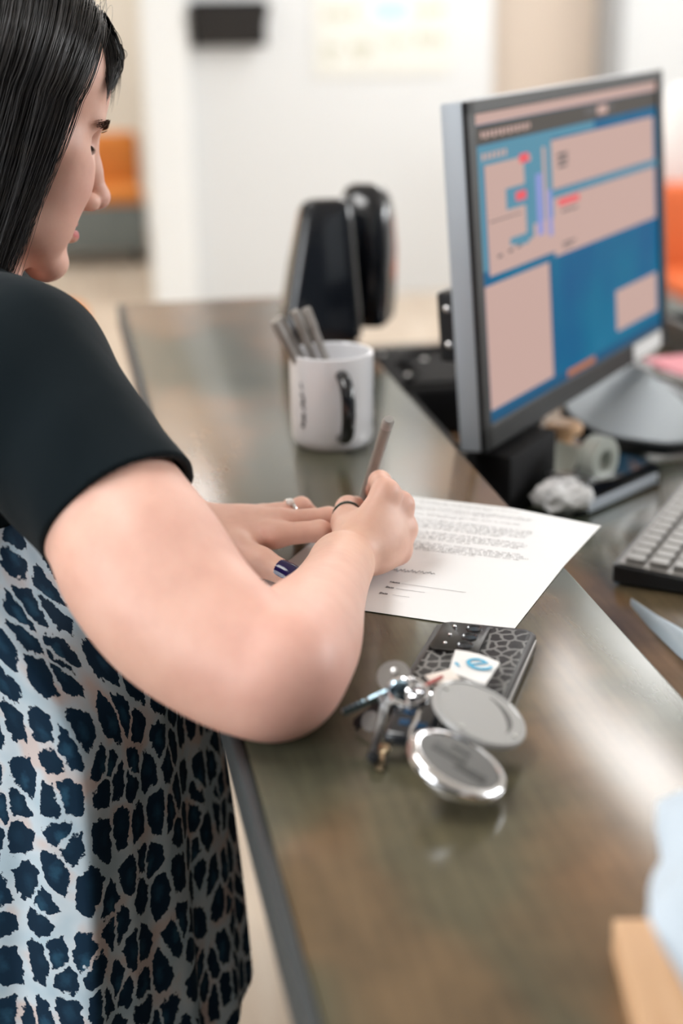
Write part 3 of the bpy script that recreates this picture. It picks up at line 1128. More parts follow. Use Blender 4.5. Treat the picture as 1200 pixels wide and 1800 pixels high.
for k in range(3):
    bm = BM()
    lathe(bm, [(0, 0.0003), (0.0046, 0.0003), (0.0052, 0.0012), (0.0058, 0.0012), (0.0062, 0.0)], 20, Matrix.Translation((0.029, -0.014 - 0.0155*k, PHT+0.0021)))
    obj('lens', bm, mat('lens_glass', (0.03, 0.03, 0.032), 0.1, coat=0.6), cb, True)
    bm = BM()
    bmesh.ops.create_uvsphere(bm, u_segments=8, v_segments=6, radius=0.0015, matrix=Matrix.Translation((0.0145, -0.014 - 0.0155*k, PHT+0.0026)))
    obj('flash_dot', bm, m_chrome, cb, True)

# ------------------------------------------------------------------ bunch of keys
t = thing('key_bunch', 'bunch of keys, black car fob and white tag lying on the phone', 'keys', (0.041, 0.905, CT))
KO = Vector((0.041, 0.905, CT))


def kp(*p):
    return Vector(p) - KO


def ring_pts(c, r, nrm, n=28):
    q = Vector(nrm).normalized().to_track_quat('Z', 'Y').to_matrix()
    return [Vector(c) + q @ Vector((r*math.cos(2*PI*i/n), r*math.sin(2*PI*i/n), 0)) for i in range(n)]


bm = BM()
tube(bm, ring_pts(kp(0.0405, 0.899, 1.0985), 0.0125, (0.15, -0.35, 1)), 0.0011, 8, closed=True)
tube(bm, ring_pts(kp(0.0405, 0.899, 1.1005), 0.0125, (0.12, -0.30, 1)), 0.0011, 8, closed=True)
obj('split_ring', bm, m_chrome, t, True)
for c, r_, nn in (((0.0455, 0.893, 1.099), 0.0075, (0.5, -0.7, 0.5)), ((0.0370, 0.902, 1.101), 0.006, (-0.4, -0.8, 0.4)), ((0.0500, 0.9045, 1.097), 0.006, (0.2, 0.3, 1)), ((0.0430, 0.885, 1.0975), 0.0055, (0.8, -0.5, 0.5))):
    bm = BM()
    tube(bm, ring_pts(kp(*c), r_, nn, 20), 0.0010, 6, closed=True)
    obj('link_ring', bm, m_chrome, t, True)


def key(a, b, wid, nrm, mm, head_r, name='key', head_mat=None):
    """key from its head a to its tip b; flat face along nrm"""
    a, b = kp(*a), kp(*b)
    d = (b-a).normalized()
    nrm = Vector(nrm)
    nrm = (nrm - d*nrm.dot(d)).normalized()
    s = nrm.cross(d)
    L = (b-a).length
    m4 = Matrix((s, d, nrm)).transposed().to_4x4()
    m4.translation = a
    bm = BM()
    ol = [(-wid/2, head_r*0.8), (wid/2, head_r*0.8)]
    nt = 5
    for i in range(nt):
        y0 = head_r + (L-head_r)*(0.35 + 0.12*i)
        ol += [(wid/2, y0), (wid/2 - 0.0014, y0 + 0.0022), (wid/2, y0 + 0.0044)]
    ol += [(wid/2, L-0.002), (0, L), (-wid/2, L-0.002)]
    prism(bm, ol, -0.0009, 0.0009, 0, m4)
    k = obj(name, bm, mm, t)
    bm = BM()
    hd = [(head_r*math.cos(2*PI*i/24), head_r*0.85*math.sin(2*PI*i/24)) for i in range(24)]
    prism(bm, hd, -0.0013, 0.0013, 0.0004, m4)
    h = obj('key_head', bm, head_mat or mm, k)
    return k


m_bluesteel = mat('bluish_steel', (0.42, 0.58, 0.68), 0.25, metal=0.9)
key((0.0335, 0.9010, 1.1010), (-0.0018, 0.8925, 1.0885), 0.0072, (0.15, 0.75, 0.55), m_bluesteel, 0.0085)
key((0.0262, 0.8970, 1.0960), (0.0172, 0.8560, 1.0765), 0.0058, (0.6, -0.1, 0.8), m_steel, 0.006)
key((0.0232, 0.8660, 1.0765), (0.0203, 0.8470, 1.0722), 0.0046, (-0.3, -0.1, 0.9), m_brass, 0.005)
key((0.0300, 0.9040, 1.0945), (0.0060, 0.9030, 1.0740), 0.0070, (-0.1, -0.5, 0.8), m_black, 0.008)
bm = BM()
lathe(bm, [(0, -0.004), (0.0038, -0.004), (0.0042, 0), (0.0036, 0.005), (0, 0.006)], 14, Matrix.Translation(kp(0.0172, 0.8565, 1.0765)) @ rot('X', 65))
ob = obj('key_tip_cap', bm, m_black, t, True)
# car fob
bm = BM()
box(bm, (0, 0, 0), (0.033, 0.048, 0.011), 0.0048, seg=4)
bmesh.ops.transform(bm, matrix=Matrix.Translation(kp(0.0445, 0.8800, 1.0885)) @ rot('Z', -14) @ rot('X', 8), verts=bm.verts)
fob = obj('car_fob', bm, m_blackg, t, True)
fob['label'] = 'glossy black car fob with blue highlights'
for dx, dy in ((-0.005, -0.010), (0.006, -0.012), (-0.004, 0.002)):
    bm = BM()
    box(bm, (dx, dy, 0.0056), (0.007, 0.006, 0.0012), 0.0005)
    bmesh.ops.transform(bm, matrix=Matrix.Translation(kp(0.0445, 0.8800, 1.0885)) @ rot('Z', -14) @ rot('X', 8), verts=bm.verts)
    obj('fob_highlight', bm, mat('blue_highlight', (0.004, 0.045, 0.11), 0.15), fob)  # blue reflections on the fob, put into the colour of small patches
# clear acrylic disc
m_acr = mat('clear_acrylic', (0.50, 0.48, 0.46), 0.15, trans=0.6)
bm = BM()
mxa = Matrix.Translation(kp(0.0318, 0.9120, 1.1045)) @ rot('X', 42) @ rot('Y', -8)
lathe(bm, [(0, -0.001), (0.0105, -0.001), (0.0110, 0), (0.0105, 0.001), (0, 0.001)], 28, mxa)
ac = obj('acrylic_charm', bm, m_acr, t, True)
ac['label'] = 'smoky clear round charm'
bm = BM()
lathe(bm, [(0, 0.0011), (0.0020, 0.0011), (0.0022, 0.0022), (0, 0.0026)], 12, mxa @ Matrix.Translation((0.001, 0.003, 0)))
obj('rivet', bm, m_steel, ac, True)
bm = BM()
lathe(bm, [(0, -0.0008), (0.0065, -0.0008), (0.0065, 0.0008), (0, 0.0008)], 20, Matrix.Translation(kp(0.0165, 0.8900, 1.084)) @ rot('X', 58) @ rot('Y', -30))
obj('small_charm', bm, m_acr, t, True)
# white tag with its blue letter
q = [Vector(p) for p in ((0.0762, 0.9775, 1.0925), (0.105, 0.9624, 1.0895), (0.0915, 0.9225, 1.0925), (0.0690, 0.9375, 1.0955))]
bm = BM()
gt, gb = {}, {}
for i in range(9):
    for j in range(9):
        a, b = i/8, j/8
        p = q[0].lerp(q[1], a).lerp(q[3].lerp(q[2], a), b) + Vector((0, 0, 0.0018*math.sin(PI*a)*math.cos(b*2.0)))
        gt[i, j] = bm.verts.new(p - KO + Vector((0, 0, 0.0008)))
        gb[i, j] = bm.verts.new(p - KO - Vector((0, 0, 0.0008)))
for i in range(8):
    for j in range(8):
        bm.faces.new([gt[a] for a in ((i, j), (i+1, j), (i+1, j+1), (i, j+1))])
        bm.faces.new([gb[a] for a in ((i, j+1), (i+1, j+1), (i+1, j), (i, j))])
for k in range(8):
    for a, b in (((k, 0), (k+1, 0)), ((k, 8), (k+1, 8)), ((0, k), (0, k+1)), ((8, k), (8, k+1))):
        bm.faces.new((gt[a], gt[b], gb[b], gb[a]))
tg = obj('white_tag', bm, mat('white_tag_fabric', (0.80, 0.79, 0.78), 0.5), t, True)
m_tagblue = mat('tag_blue_print', (0.06, 0.40, 0.62), 0.5)
me = text_mesh('e', 0.040, -0.0004)
ob = link_mesh('tag_letter', me, m_tagblue, tg)
ob.matrix_local = Matrix.Translation(kp(0.0882, 0.9535, 1.0948)) @ rot('Z', 22) @ rot('X', 3) @ rot('Y', 5)
me = text_mesh("'", 0.022)
ob = link_mesh('tag_letter', me, m_tagblue, tg)
ob.matrix_local = Matrix.Translation(kp(0.0775, 0.9400, 1.0966)) @ rot('Z', 22) @ rot('X', 3)
bm = BM()
box(bm, (0, 0, 0), (0.020, 0.012, 0.0022), 0.0008)
bmesh.ops.transform(bm, matrix=Matrix.Translation(kp(0.0640, 0.9240, 1.0975)) @ rot('Z', 28) @ rot('X', 10), verts=bm.verts)
ob = obj('tag_loop', bm, mat('cream_leather', (0.78, 0.70, 0.64), 0.5), tg, True)
bm = BM()
tube(bm, [kp(0.0500, 0.908, 1.0985), kp(0.056, 0.913, 1.0995), kp(0.0635, 0.923, 1.0985)], 0.0013, 8)
ob = obj('tag_cord', bm, mat('red_cord', (0.45, 0.10, 0.09), 0.6), tg, True)
bm = BM()
bmesh.ops.create_uvsphere(bm, u_segments=14, v_segments=10, radius=0.0026, matrix=Matrix.Translation(kp(0.0425, 0.9085, 1.1035)))
ob = obj('bead', bm, m_chrome, t, True)

# ------------------------------------------------------------------ two round compacts
m_fog = mat('foggy_grey_acrylic', (0.36, 0.36, 0.355), 0.24, coat=0.3)
m_fogd = mat('dark_grey_acrylic', (0.12, 0.12, 0.12), 0.25)
mxl = Matrix.Translation((0.0830, 0.8725, 1.0960)) @ rot('Y', 22) @ rot('X', 9)
t = thing('pocket_mirror', 'flat grey round pocket mirror leaning on the phone edge', 'pocket mirror', (0.0830, 0.8725, CT))
lm = Matrix.Translation((-0.0830, -0.8725, -CT)) @ mxl
bm = BM()
lathe(bm, [(0, -0.0024), (0.0290, -0.0024), (0.0312, -0.0012), (0.0315, 0.0004), (0.0305, 0.0022), (0.0285, 0.0026), (0.0278, 0.0018), (0, 0.0018)], 56, lm)
obj('disc', bm, m_fog, t, True)
bm = BM()
ol = []
for i in range(21):
    a = math.radians(-55 + 110*i/20)
    ol.append((0.0215*math.cos(a), 0.0215*math.sin(a)))
for i in range(20, -1, -1):
    a = math.radians(-55 + 110*i/20)
    rr_ = 0.0215 - 0.0042*math.cos(math.radians(-90 + 180*i/20))
    ol.append((rr_*math.cos(a), rr_*math.sin(a)))
prism(bm, ol, 0.0017, 0.0021, 0, lm @ rot('Z', 15))
ob = obj('crescent_mark', bm, m_fogd, t)
ob['label'] = 'dark crescent mark'
for a in (150, 240, 330):
    bm = BM()
    lathe(bm, [(0, 0.0018), (0.0016, 0.0018), (0.0016, 0.0026), (0, 0.003)], 10, lm @ Matrix.Translation((0.026*math.cos(math.radians(a)), 0.026*math.sin(math.radians(a)), 0)))
    obj('stud', bm, m_steel, t, True)
t = thing('pocket_mirror', 'chrome rimmed round pocket mirror nearest the camera, dark glass up', 'pocket mirror', (0.0675, 0.8240, CT))
lm = Matrix.Translation((-0.003, -0.009, 0.0205)) @ rot('Y', 24) @ rot('X', 5)
bm = BM()
lathe(bm, [(0, -0.0058), (0.0255, -0.0058), (0.0292, -0.0045), (0.0312, -0.0015), (0.0316, 0.001), (0.0305, 0.0042), (0.0285, 0.0055), (0.0262, 0.0055), (0.0256, 0.0042), (0, 0.0042)], 56, lm)
obj('rim', bm, m_chrome, t, True)
bm = BM()
lathe(bm, [(0, 0.0043), (0.0254, 0.0043), (0.0254, 0.0047), (0, 0.0049)], 48, lm)
m_mir = mat('dark_mirror_glass', (0.10, 0.10, 0.098), 0.38, spec=0.4)
obj('mirror_glass', bm, m_mir, t, True)
bm = BM()
for c, s in (((-0.006, 0.004, 0.0050), (0.022, 0.009, 0.0004)), ((0.007, -0.008, 0.0050), (0.020, 0.007, 0.0004)), ((0.002, 0.013, 0.0050), (0.012, 0.003, 0.0004))):
    box(bm, c, s, 0, rot('Z', -20))
bmesh.ops.transform(bm, matrix=lm, verts=bm.verts)
obj('glass_reflection', bm, mat('dark_reflection', (0.015, 0.018, 0.017), 0.3), t)  # dark reflections on the glass, painted as flat bars
bm = BM()
tube(bm, [Vector(p) - Vector((0.0675, 0.8240, CT)) for p in ((0.0385, 0.838, 1.0955), (0.040, 0.850, 1.0975), (0.044, 0.862, 1.0985), (0.046, 0.872, 1.099))], 0.0012, 6)
obj('loop', bm, m_chrome, t, True)
#PART3
# ------------------------------------------------------------------ the woman: a signed-distance body turned into one mesh
def V3(*p):
    return np.array(p, dtype=np.float64)


class Field:
    """core: ordered list of (op, prim, k); branches: lists of prims joined to the core one by one"""
    def __init__(self):
        self.core, self.branches = [], []


def cone(a, b, ra, rb):
    a, b = V3(*a), V3(*b)
    c = (a+b)/2
    return ('cone', a, b, ra, rb, c, np.linalg.norm(b-a)/2 + max(ra, rb))


def ell(c, r, R=None):
    c, r = V3(*c), V3(*r)
    R = np.eye(3) if R is None else np.asarray(R)
    return ('ell', c, r, R, None, c, max(r))


def prim_d(p, X):
    if p[0] == 'cone':
        a, b, ra, rb = p[1:5]
        ba = b-a
        pa = X-a
        h = np.clip((pa @ ba)/max(ba @ ba, 1e-12), 0, 1)
        d = pa - h[..., None]*ba
        return np.sqrt((d*d).sum(-1)) - (ra + (rb-ra)*h)
    c, r, R = p[1:4]
    q = (X-c) @ R                # columns of R are the local axes
    k0 = np.sqrt(((q/r)**2).sum(-1))
    k1 = np.sqrt(((q/(r*r))**2).sum(-1))
    return np.where(k1 < 1e-9, -min(r), k0*(k0-1)/np.maximum(k1, 1e-9))


def smin(a, b, k):
    h = np.maximum(k - np.abs(a-b), 0)/k
    return np.minimum(a, b) - h*h*k*0.25


def smax(a, b, k):
    return -smin(-a, -b, k)


def field_eval(F, P, C, rad):
    """P (B, n, 3) points in blocks, C (B, 3) block centres, rad block radius"""
    B, n, _ = P.shape
    BIG = 0.08
    val = np.full((B, n), BIG)

    def near(p, k):
        return np.nonzero(np.linalg.norm(C - p[5], axis=1) < p[6] + rad + k + 0.034)[0]
    for op, p, k in F.core:
        m = near(p, k)
        if len(m) == 0:
            continue
        d = prim_d(p, P[m])
        val[m] = smin(val[m], d, k) if op == 'u' else smax(val[m], -d, k)
    out = val.copy()
    for br, kin, kout in F.branches:
        d = np.full((B, n), BIG)
        touched = np.zeros(B, bool)
        for p in br:
            m = near(p, kin + kout)
            if len(m):
                d[m] = smin(d[m], prim_d(p, P[m]), kin)
                touched[m] = True
        m = np.nonzero(touched)[0]
        if len(m):
            out[m] = np.minimum(out[m], smin(val[m], d[m], kout))
    return out


def mesh_field(F, lo, hi, h, post=None):
    """sparse surface nets -> verts, quads, normals"""
    NB = 8
    lo, hi = V3(*lo), V3(*hi)
    nb = np.ceil((hi-lo)/(h*NB)).astype(int)
    I = np.stack(np.meshgrid(*[np.arange(k) for k in nb], indexing='ij'), -1).reshape(-1, 3)
    C = lo + (I + 0.5)*NB*h
    rad = NB*h*math.sqrt(3)/2
    ev = (lambda X, CC, rr: field_eval(F, X, CC, rr)) if post is None else (lambda X, CC, rr: post(X, field_eval(F, X, CC, rr)))
    d0 = ev(C[:, None, :], C, rad)[:, 0]
    act = np.abs(d0) < rad*1.35 + 0.006
    I, C = I[act], C[act]
    g = np.arange(NB+1)
    L = np.stack(np.meshgrid(g, g, g, indexing='ij'), -1).reshape(-1, 3)
    vals = np.empty((len(I), (NB+1)**3), np.float64)
    CH = 600
    for s in range(0, len(I), CH):
        X = lo + (I[s:s+CH, None, :]*NB + L[None])*h
        vals[s:s+CH] = ev(X, C[s:s+CH], rad)
    Vv = vals.reshape(-1, NB+1, NB+1, NB+1)
    neg = Vv < 0
    cnt = np.zeros((len(I), NB, NB, NB), np.int8)
    offs = [(a, b, c) for a in (0, 1) for b in (0, 1) for c in (0, 1)]
    for a, b, c in offs:
        cnt += neg[:, a:a+NB, b:b+NB, c:c+NB]
    cell = (cnt > 0) & (cnt < 8)
    bi, x, y, z = np.nonzero(cell)
    acc = np.zeros((len(bi), 3))
    w = np.zeros(len(bi))
    for a0 in offs:
        for ax in range(3):
            if a0[ax]:
                continue
            a1 = list(a0)
            a1[ax] = 1
            v0 = Vv[bi, x+a0[0], y+a0[1], z+a0[2]]
            v1 = Vv[bi, x+a1[0], y+a1[1], z+a1[2]]
            cr = (v0 < 0) != (v1 < 0)
            t = np.where(cr, v0/np.where(cr, v0-v1, 1), 0)
            pt = np.tile(np.array(a0, float), (len(bi), 1))
            pt[:, ax] += t
            acc[cr] += pt[cr]
            w[cr] += 1
    G = I[bi]*NB + np.stack([x, y, z], -1)
    verts = lo + (G + acc/w[:, None])*h
    M = (nb.max()+2)*NB
    keyf = lambda g: (g[:, 0]*M + g[:, 1])*M + g[:, 2]
    K = keyf(G)
    order = np.argsort(K)
    Ks = K[order]
    quads = []
    for ax in range(3):
        u_, v_ = [k for k in range(3) if k != ax]
        s1 = [slice(0, NB)]*3
        s2 = list(s1)
        s2[ax] = slice(1, NB+1)
        A = neg[(slice(None), *s1)]
        Bq = neg[(slice(None), *s2)]
        eb, ex, ey, ez = np.nonzero(A != Bq)
        flip = A[eb, ex, ey, ez]
        g0 = I[eb]*NB + np.stack([ex, ey, ez], -1)
        ids = []
        ok = np.ones(len(eb), bool)
        for du, dv in ((1, 1), (0, 1), (0, 0), (1, 0)):
            q = g0.copy()
            q[:, u_] -= du
            q[:, v_] -= dv
            kk = keyf(q)
            pos = np.clip(np.searchsorted(Ks, kk), 0, len(Ks)-1)
            ok &= Ks[pos] == kk
            ids.append(order[pos])
        qd = np.stack(ids, -1)
        fl = flip if ax != 1 else ~flip
        qd[~fl] = qd[~fl][:, ::-1]
        quads.append(qd[ok])
    quads = np.concatenate(quads)
    # project once onto the field and take its gradient as the shading normal
    def ev1(X):
        n = len(X)
        o = np.empty(n)
        q = 40
        # points sorted by cell are close together; small groups keep the culling tight
        idx = np.argsort(keyf(np.floor((X-lo)/(h*NB)).astype(int)))
        Xs = X[idx]
        pad = (-n) % q
        Xp = np.concatenate([Xs, np.repeat(Xs[-1:], pad, 0)]).reshape(-1, q, 3)
        cc = (Xp.min(1)+Xp.max(1))/2
        rr = np.linalg.norm(Xp - cc[:, None], axis=2).max(1)
        lim = np.percentile(rr, 95)
        small = rr <= lim
        res = np.empty((len(Xp), q))
        res[small] = ev(Xp[small], cc[small], lim)
        if (~small).any():
            res[~small] = ev(Xp[~small], cc[~small], rr.max())
        o[idx] = res.reshape(-1)[:n]
        return o
    for _pass in range(2):
        e = h*0.4
        d = ev1(verts)
        gr = np.stack([ev1(verts + np.eye(3)[a]*e) - d for a in range(3)], -1)/e
        gl = np.maximum(np.linalg.norm(gr, axis=1), 0.3)
        step = np.clip(-d/gl, -0.6*h, 0.6*h)
        verts = verts + gr/gl[:, None]*step[:, None]
    used = np.unique(quads)
    remap = np.full(len(verts), -1)
    remap[used] = np.arange(len(used))
    verts, quads, gr = verts[used], remap[quads], gr[used]
    return verts, quads, gr/np.linalg.norm(gr, axis=1)[:, None].clip(1e-6)


def np_mesh(name, verts, quads, m, parent=None, origin=(0, 0, 0), colors=None):
    me = bpy.data.meshes.new(name)
    me.vertices.add(len(verts))
    me.vertices.foreach_set('co', (verts - np.array(origin)).astype(np.float32).ravel())
    me.loops.add(quads.size)
    me.loops.foreach_set('vertex_index', quads.astype(np.int32).ravel())
    me.polygons.add(len(quads))
    me.polygons.foreach_set('loop_start', np.arange(0, quads.size, 4, dtype=np.int32))
    me.polygons.foreach_set('loop_total', np.full(len(quads), 4, np.int32))
    me.polygons.foreach_set('use_smooth', np.ones(len(quads), bool))
    me.update(calc_edges=True)
    me.validate()
    if colors is not None:
        at = me.color_attributes.new('tint', 'FLOAT_COLOR', 'POINT')
        at.data.foreach_set('color', np.concatenate([colors, np.ones((len(colors), 1))], 1).astype(np.float32).ravel())
    return link_mesh(name, me, m, parent)


# ---- pose (world coordinates)
TF = np.array([math.cos(math.radians(15)), math.sin(math.radians(15)), 0])      # where the chest faces
TR = np.array([TF[1], -TF[0], 0])                                               # her right
SR0 = V3(-0.223, 1.075, 1.268)
SR = V3(-0.231, 1.075, 1.261)
ER = V3(-0.040, 0.895, 1.1165)
WR = V3(0.000, 1.135, 1.0985)
MID = SR - 0.17*TR - 0.05*TF + V3(0, 0, 0.012)
SL = MID - 0.17*TR + 0.045*TF - V3(0, 0, 0.05)
EL = V3(-0.315, 1.385, 1.055)
WL = V3(-0.130, 1.240, 1.0950)
# ---- head frame
HP, HB = math.radians(32), math.radians(15)
HF = np.array([math.cos(HB)*math.cos(HP), math.cos(HB)*math.sin(HP), -math.sin(HB)])
HU = np.array([math.sin(HB)*math.cos(HP), math.sin(HB)*math.sin(HP), math.cos(HB)])
HL = np.cross(HU, HF)
HR3 = np.stack([HF, HL, HU], -1)                 # local x forward, y left, z up
HO = V3(-0.2770, 1.262, 1.4275)


def hd(x, y, z):
    return HO + HR3 @ V3(x, y, z)


F = Field()


def U(p, k=0.012):
    F.core.append(('u', p, k))


def S(p, k=0.006):
    F.core.append(('s', p, k))


def hell(c, r, k=0.012, op='u', tilt=0.0, yaw=0.0):
    ca, sa = math.cos(math.radians(tilt)), math.sin(math.radians(tilt))
    cb, sb = math.cos(math.radians(yaw)), math.sin(math.radians(yaw))
    Rl = np.array([[cb, -sb, 0], [sb, cb, 0], [0, 0, 1]]) @ np.array([[ca, 0, sa], [0, 1, 0], [-sa, 0, ca]])
    F.core.append((op, ell(hd(*c), r, HR3 @ Rl), k))


def hcone(a, b, ra, rb, k=0.012, op='u'):
    F.core.append((op, cone(hd(*a), hd(*b), ra, rb), k))


# skull, face, jaw
hell((-0.008, 0, 0.035), (0.096, 0.072, 0.082))
hell((0.040, 0, -0.020), (0.052, 0.060, 0.075), 0.03)
hell((0.0465, 0, 0.048), (0.040, 0.056, 0.040), 0.03)                          # forehead
for s in (-1, 1):
    hcone((0.010, s*0.052, -0.062), (0.070, s*0.016, -0.101), 0.013, 0.0115, 0.016)    # jaw line
    hell((0.056, s*0.034, -0.036), (0.024, 0.023, 0.025), 0.020)              # cheek
    hell((0.048, s*0.036, -0.072), (0.024, 0.019, 0.022), 0.020)              # jowl
    hcone((0.048, s*0.054, -0.010), (0.020, s*0.064, -0.008), 0.009, 0.007, 0.022)     # cheek bone
    hcone((0.0825, s*0.009, 0.014), (0.072, s*0.044, 0.016), 0.0065, 0.0058, 0.012)     # brow ridge
hell((0.0750, 0, -0.1015), (0.0155, 0.018, 0.0145), 0.012)                      # chin
hell((0.028, 0, -0.090), (0.042, 0.034, 0.013), 0.014)                        # underside of the jaw
hell((0.0690, 0, -0.068), (0.0175, 0.026, 0.024), 0.014)                       # mouth mound
# eye sockets and lids
for s in (-1, 1):
    hell((0.0850, s*0.0365, 0.0005), (0.0125, 0.0155, 0.0098), 0.010, 's')
    hell((0.0645, s*0.0340, -0.001), (0.0126, 0.0140, 0.0118), 0.004)
# nose
hcone((0.0885, 0, 0.006), (0.0975, 0, -0.022), 0.0074, 0.0076, 0.012)
hcone((0.0970, 0, -0.020), (0.1065, 0, -0.0405), 0.0076, 0.0092, 0.008)
hell((0.1070, 0, -0.0425), (0.0108, 0.0104, 0.0098), 0.005)
for s in (-1, 1):
    hell((0.0945, s*0.0125, -0.0468), (0.0105, 0.0064, 0.0080), 0.004, tilt=12)
    hell((0.0985, s*0.0070, -0.0550), (0.0062, 0.0030, 0.0044), 0.0025, 's', yaw=-s*18)
hcone((0.1035, 0, -0.0495), (0.0900, 0, -0.0540), 0.0038, 0.0045, 0.005)      # columella
# lips
for s in (-1, 1):
    hcone((0.0882, s*0.003, -0.0668), (0.0750, s*0.0215, -0.0708), 0.0046, 0.0022, 0.0028)
hcone((0.0875, -0.007, -0.0770), (0.0875, 0.007, -0.0770), 0.0058, 0.0058, 0.0028)
for s in (-1, 1):
    hcone((0.0875, s*0.006, -0.0770), (0.0750, s*0.020, -0.0722), 0.0056, 0.0024, 0.0028)
    hcone((0.0945, s*0.001, -0.0714), (0.0755, s*0.0245, -0.0712), 0.0012, 0.0010, 0.0016, 's')
    hell((0.0730, s*0.0262, -0.0712), (0.005, 0.003, 0.004), 0.004, 's')
hell((0.0955, 0, -0.0890), (0.0075, 0.016, 0.0050), 0.006, 's')               # dip above the chin
# ears
for s in (-1, 1):
    hell((-0.004, s*0.073, -0.008), (0.016, 0.006, 0.029), 0.006, tilt=-10, yaw=s*20)
    hell((-0.002, s*0.079, -0.006), (0.009, 0.004, 0.018), 0.003, 's', tilt=-10, yaw=s*20)
# neck
NB0 = MID + V3(-0.012, 0.0, 0.02)
U(cone(hd(-0.022, 0, -0.055), NB0, 0.053, 0.060), 0.03)
U(cone(hd(0.000, 0, -0.086), NB0 + TF*0.020, 0.033, 0.043), 0.03)
# torso, slim under the blouse
U(cone(SR + V3(0, 0, -0.005), SL + V3(0, 0, -0.005), 0.052, 0.052), 0.04)
U(ell(MID + V3(0.0, 0, -0.155), (0.095, 0.150, 0.15), np.stack([TF, -TR, [0, 0, 1]], -1)), 0.06)
HIP = V3(-0.262, 1.215, 0.93)
U(ell(HIP + V3(0, 0, 0.10), (0.098, 0.135, 0.16), np.stack([TF, -TR, [0, 0, 1]], -1)), 0.06)
# right arm
def arm_pt(t, sh):
    return SR0 + (ER-SR0)*t + V3(0.76, 0, 0.65)*sh*0.00040


AP = [(arm_pt(0, -25), 0.060), (arm_pt(0.44, -40), 0.0520), (arm_pt(0.6, -57), 0.0555), (arm_pt(0.75, -64), 0.0525), (arm_pt(0.9, -42), 0.0465), (arm_pt(1.0, -12), 0.0405)]


def chain(pts, k=0.004, sub=5):
    P = np.array([np.append(p_, r_) for p_, r_ in pts])
    n = len(P)
    out = []
    for i in range(n-1):
        p0, p1, p2, p3 = P[max(i-1, 0)], P[i], P[i+1], P[min(i+2, n-1)]
        for t in np.arange(sub)/sub:
            out.append(0.5*((2*p1) + (p2-p0)*t + (2*p0-5*p1+4*p2-p3)*t*t + (3*p1-p0-3*p2+p3)*t**3))
    out.append(P[-1])
    for a_, b_ in zip(out[:-1], out[1:]):
        U(cone(a_[:3], b_[:3], a_[3], b_[3]), k)


chain(AP)
FD = (WR-ER)/np.linalg.norm(WR-ER)
chain([(ER + (WR-ER)*t_ + V3(0.0026, 0, 0)*math.sin(PI*t_), r_) for t_, r_ in ((0, 0.0405), (0.16, 0.0400), (0.32, 0.0372), (0.6, 0.0288), (0.85, 0.0250), (1.0, 0.0245))])
# left arm
U(cone(SL, EL, 0.054, 0.043), 0.03)
U(cone(EL, EL*0.6 + WL*0.4, 0.042, 0.038), 0.02)
U(cone(EL*0.6 + WL*0.4, WL, 0.038, 0.0245), 0.02)


def palm(wr, mcps, rs, thumb_side, kk=0.010, thick=0.010):
    """flat palm body from the wrist to the knuckles"""
    for q, r in zip(mcps, rs):
        U(cone(wr + (q-wr)*0.10, q, 0.0135, r), kk)


# right hand: wrapped round the pen
RM = dict(i=V3(0.0355, 1.190, 1.1370), m=V3(0.0470, 1.1975, 1.1235), r=V3(0.0500, 1.1935, 1.1050), p=V3(0.0455, 1.1850, 1.0890))
PALMDIR = V3(-0.70, 0.68, -0.19)
WR2 = WR + V3(0.006, 0.012, 0.000)
palm(WR2, [RM['i'], RM['m'], RM['r'], RM['p']], [0.0108, 0.0112, 0.0105, 0.0098], None)
U(ell((WR2 + RM['m'] + RM['p'])/3 + PALMDIR*0.010, (0.024, 0.024, 0.020)), 0.016)      # palm pad
U(ell((WR2*0.45 + RM['p']*0.55) + PALMDIR*0.006 + V3(0, 0, 0.002), (0.018, 0.022, 0.014)), 0.016)  # heel of the hand


def finger(pts, rad, kin=0.004, kout=0.007):
    F.branches.append(([cone(pts[i], pts[i+1], rad[i], rad[i+1]) for i in range(len(pts)-1)], kin, kout))


finger([RM['i'], V3(0.0320, 1.2300, 1.1335), V3(0.0310, 1.2520, 1.1250), V3(0.0262, 1.2700, 1.1135)], [0.0102, 0.0090, 0.0078, 0.0066])
finger([RM['m'], V3(0.0430, 1.2380, 1.1170), V3(0.0325, 1.2590, 1.1045), V3(0.0215, 1.2690, 1.0910)], [0.0104, 0.0091, 0.0080, 0.0067])
finger([RM['r'], V3(0.0450, 1.2320, 1.0950), V3(0.0310, 1.2450, 1.0835), V3(0.0150, 1.2410, 1.0800)], [0.0098, 0.0086, 0.0076, 0.0066])
finger([RM['p'], V3(0.0400, 1.2180, 1.0815), V3(0.0285, 1.2270, 1.0785), V3(0.0160, 1.2245, 1.0780)], [0.0090, 0.0078, 0.0070, 0.0062])
RT = [V3(0.0080, 1.1620, 1.1035), V3(0.0045, 1.2020, 1.1085), V3(0.0055, 1.2360, 1.1085), V3(0.0120, 1.2640, 1.1020)]
finger(RT, [0.0145, 0.0122, 0.0098, 0.0078], 0.006, 0.014)
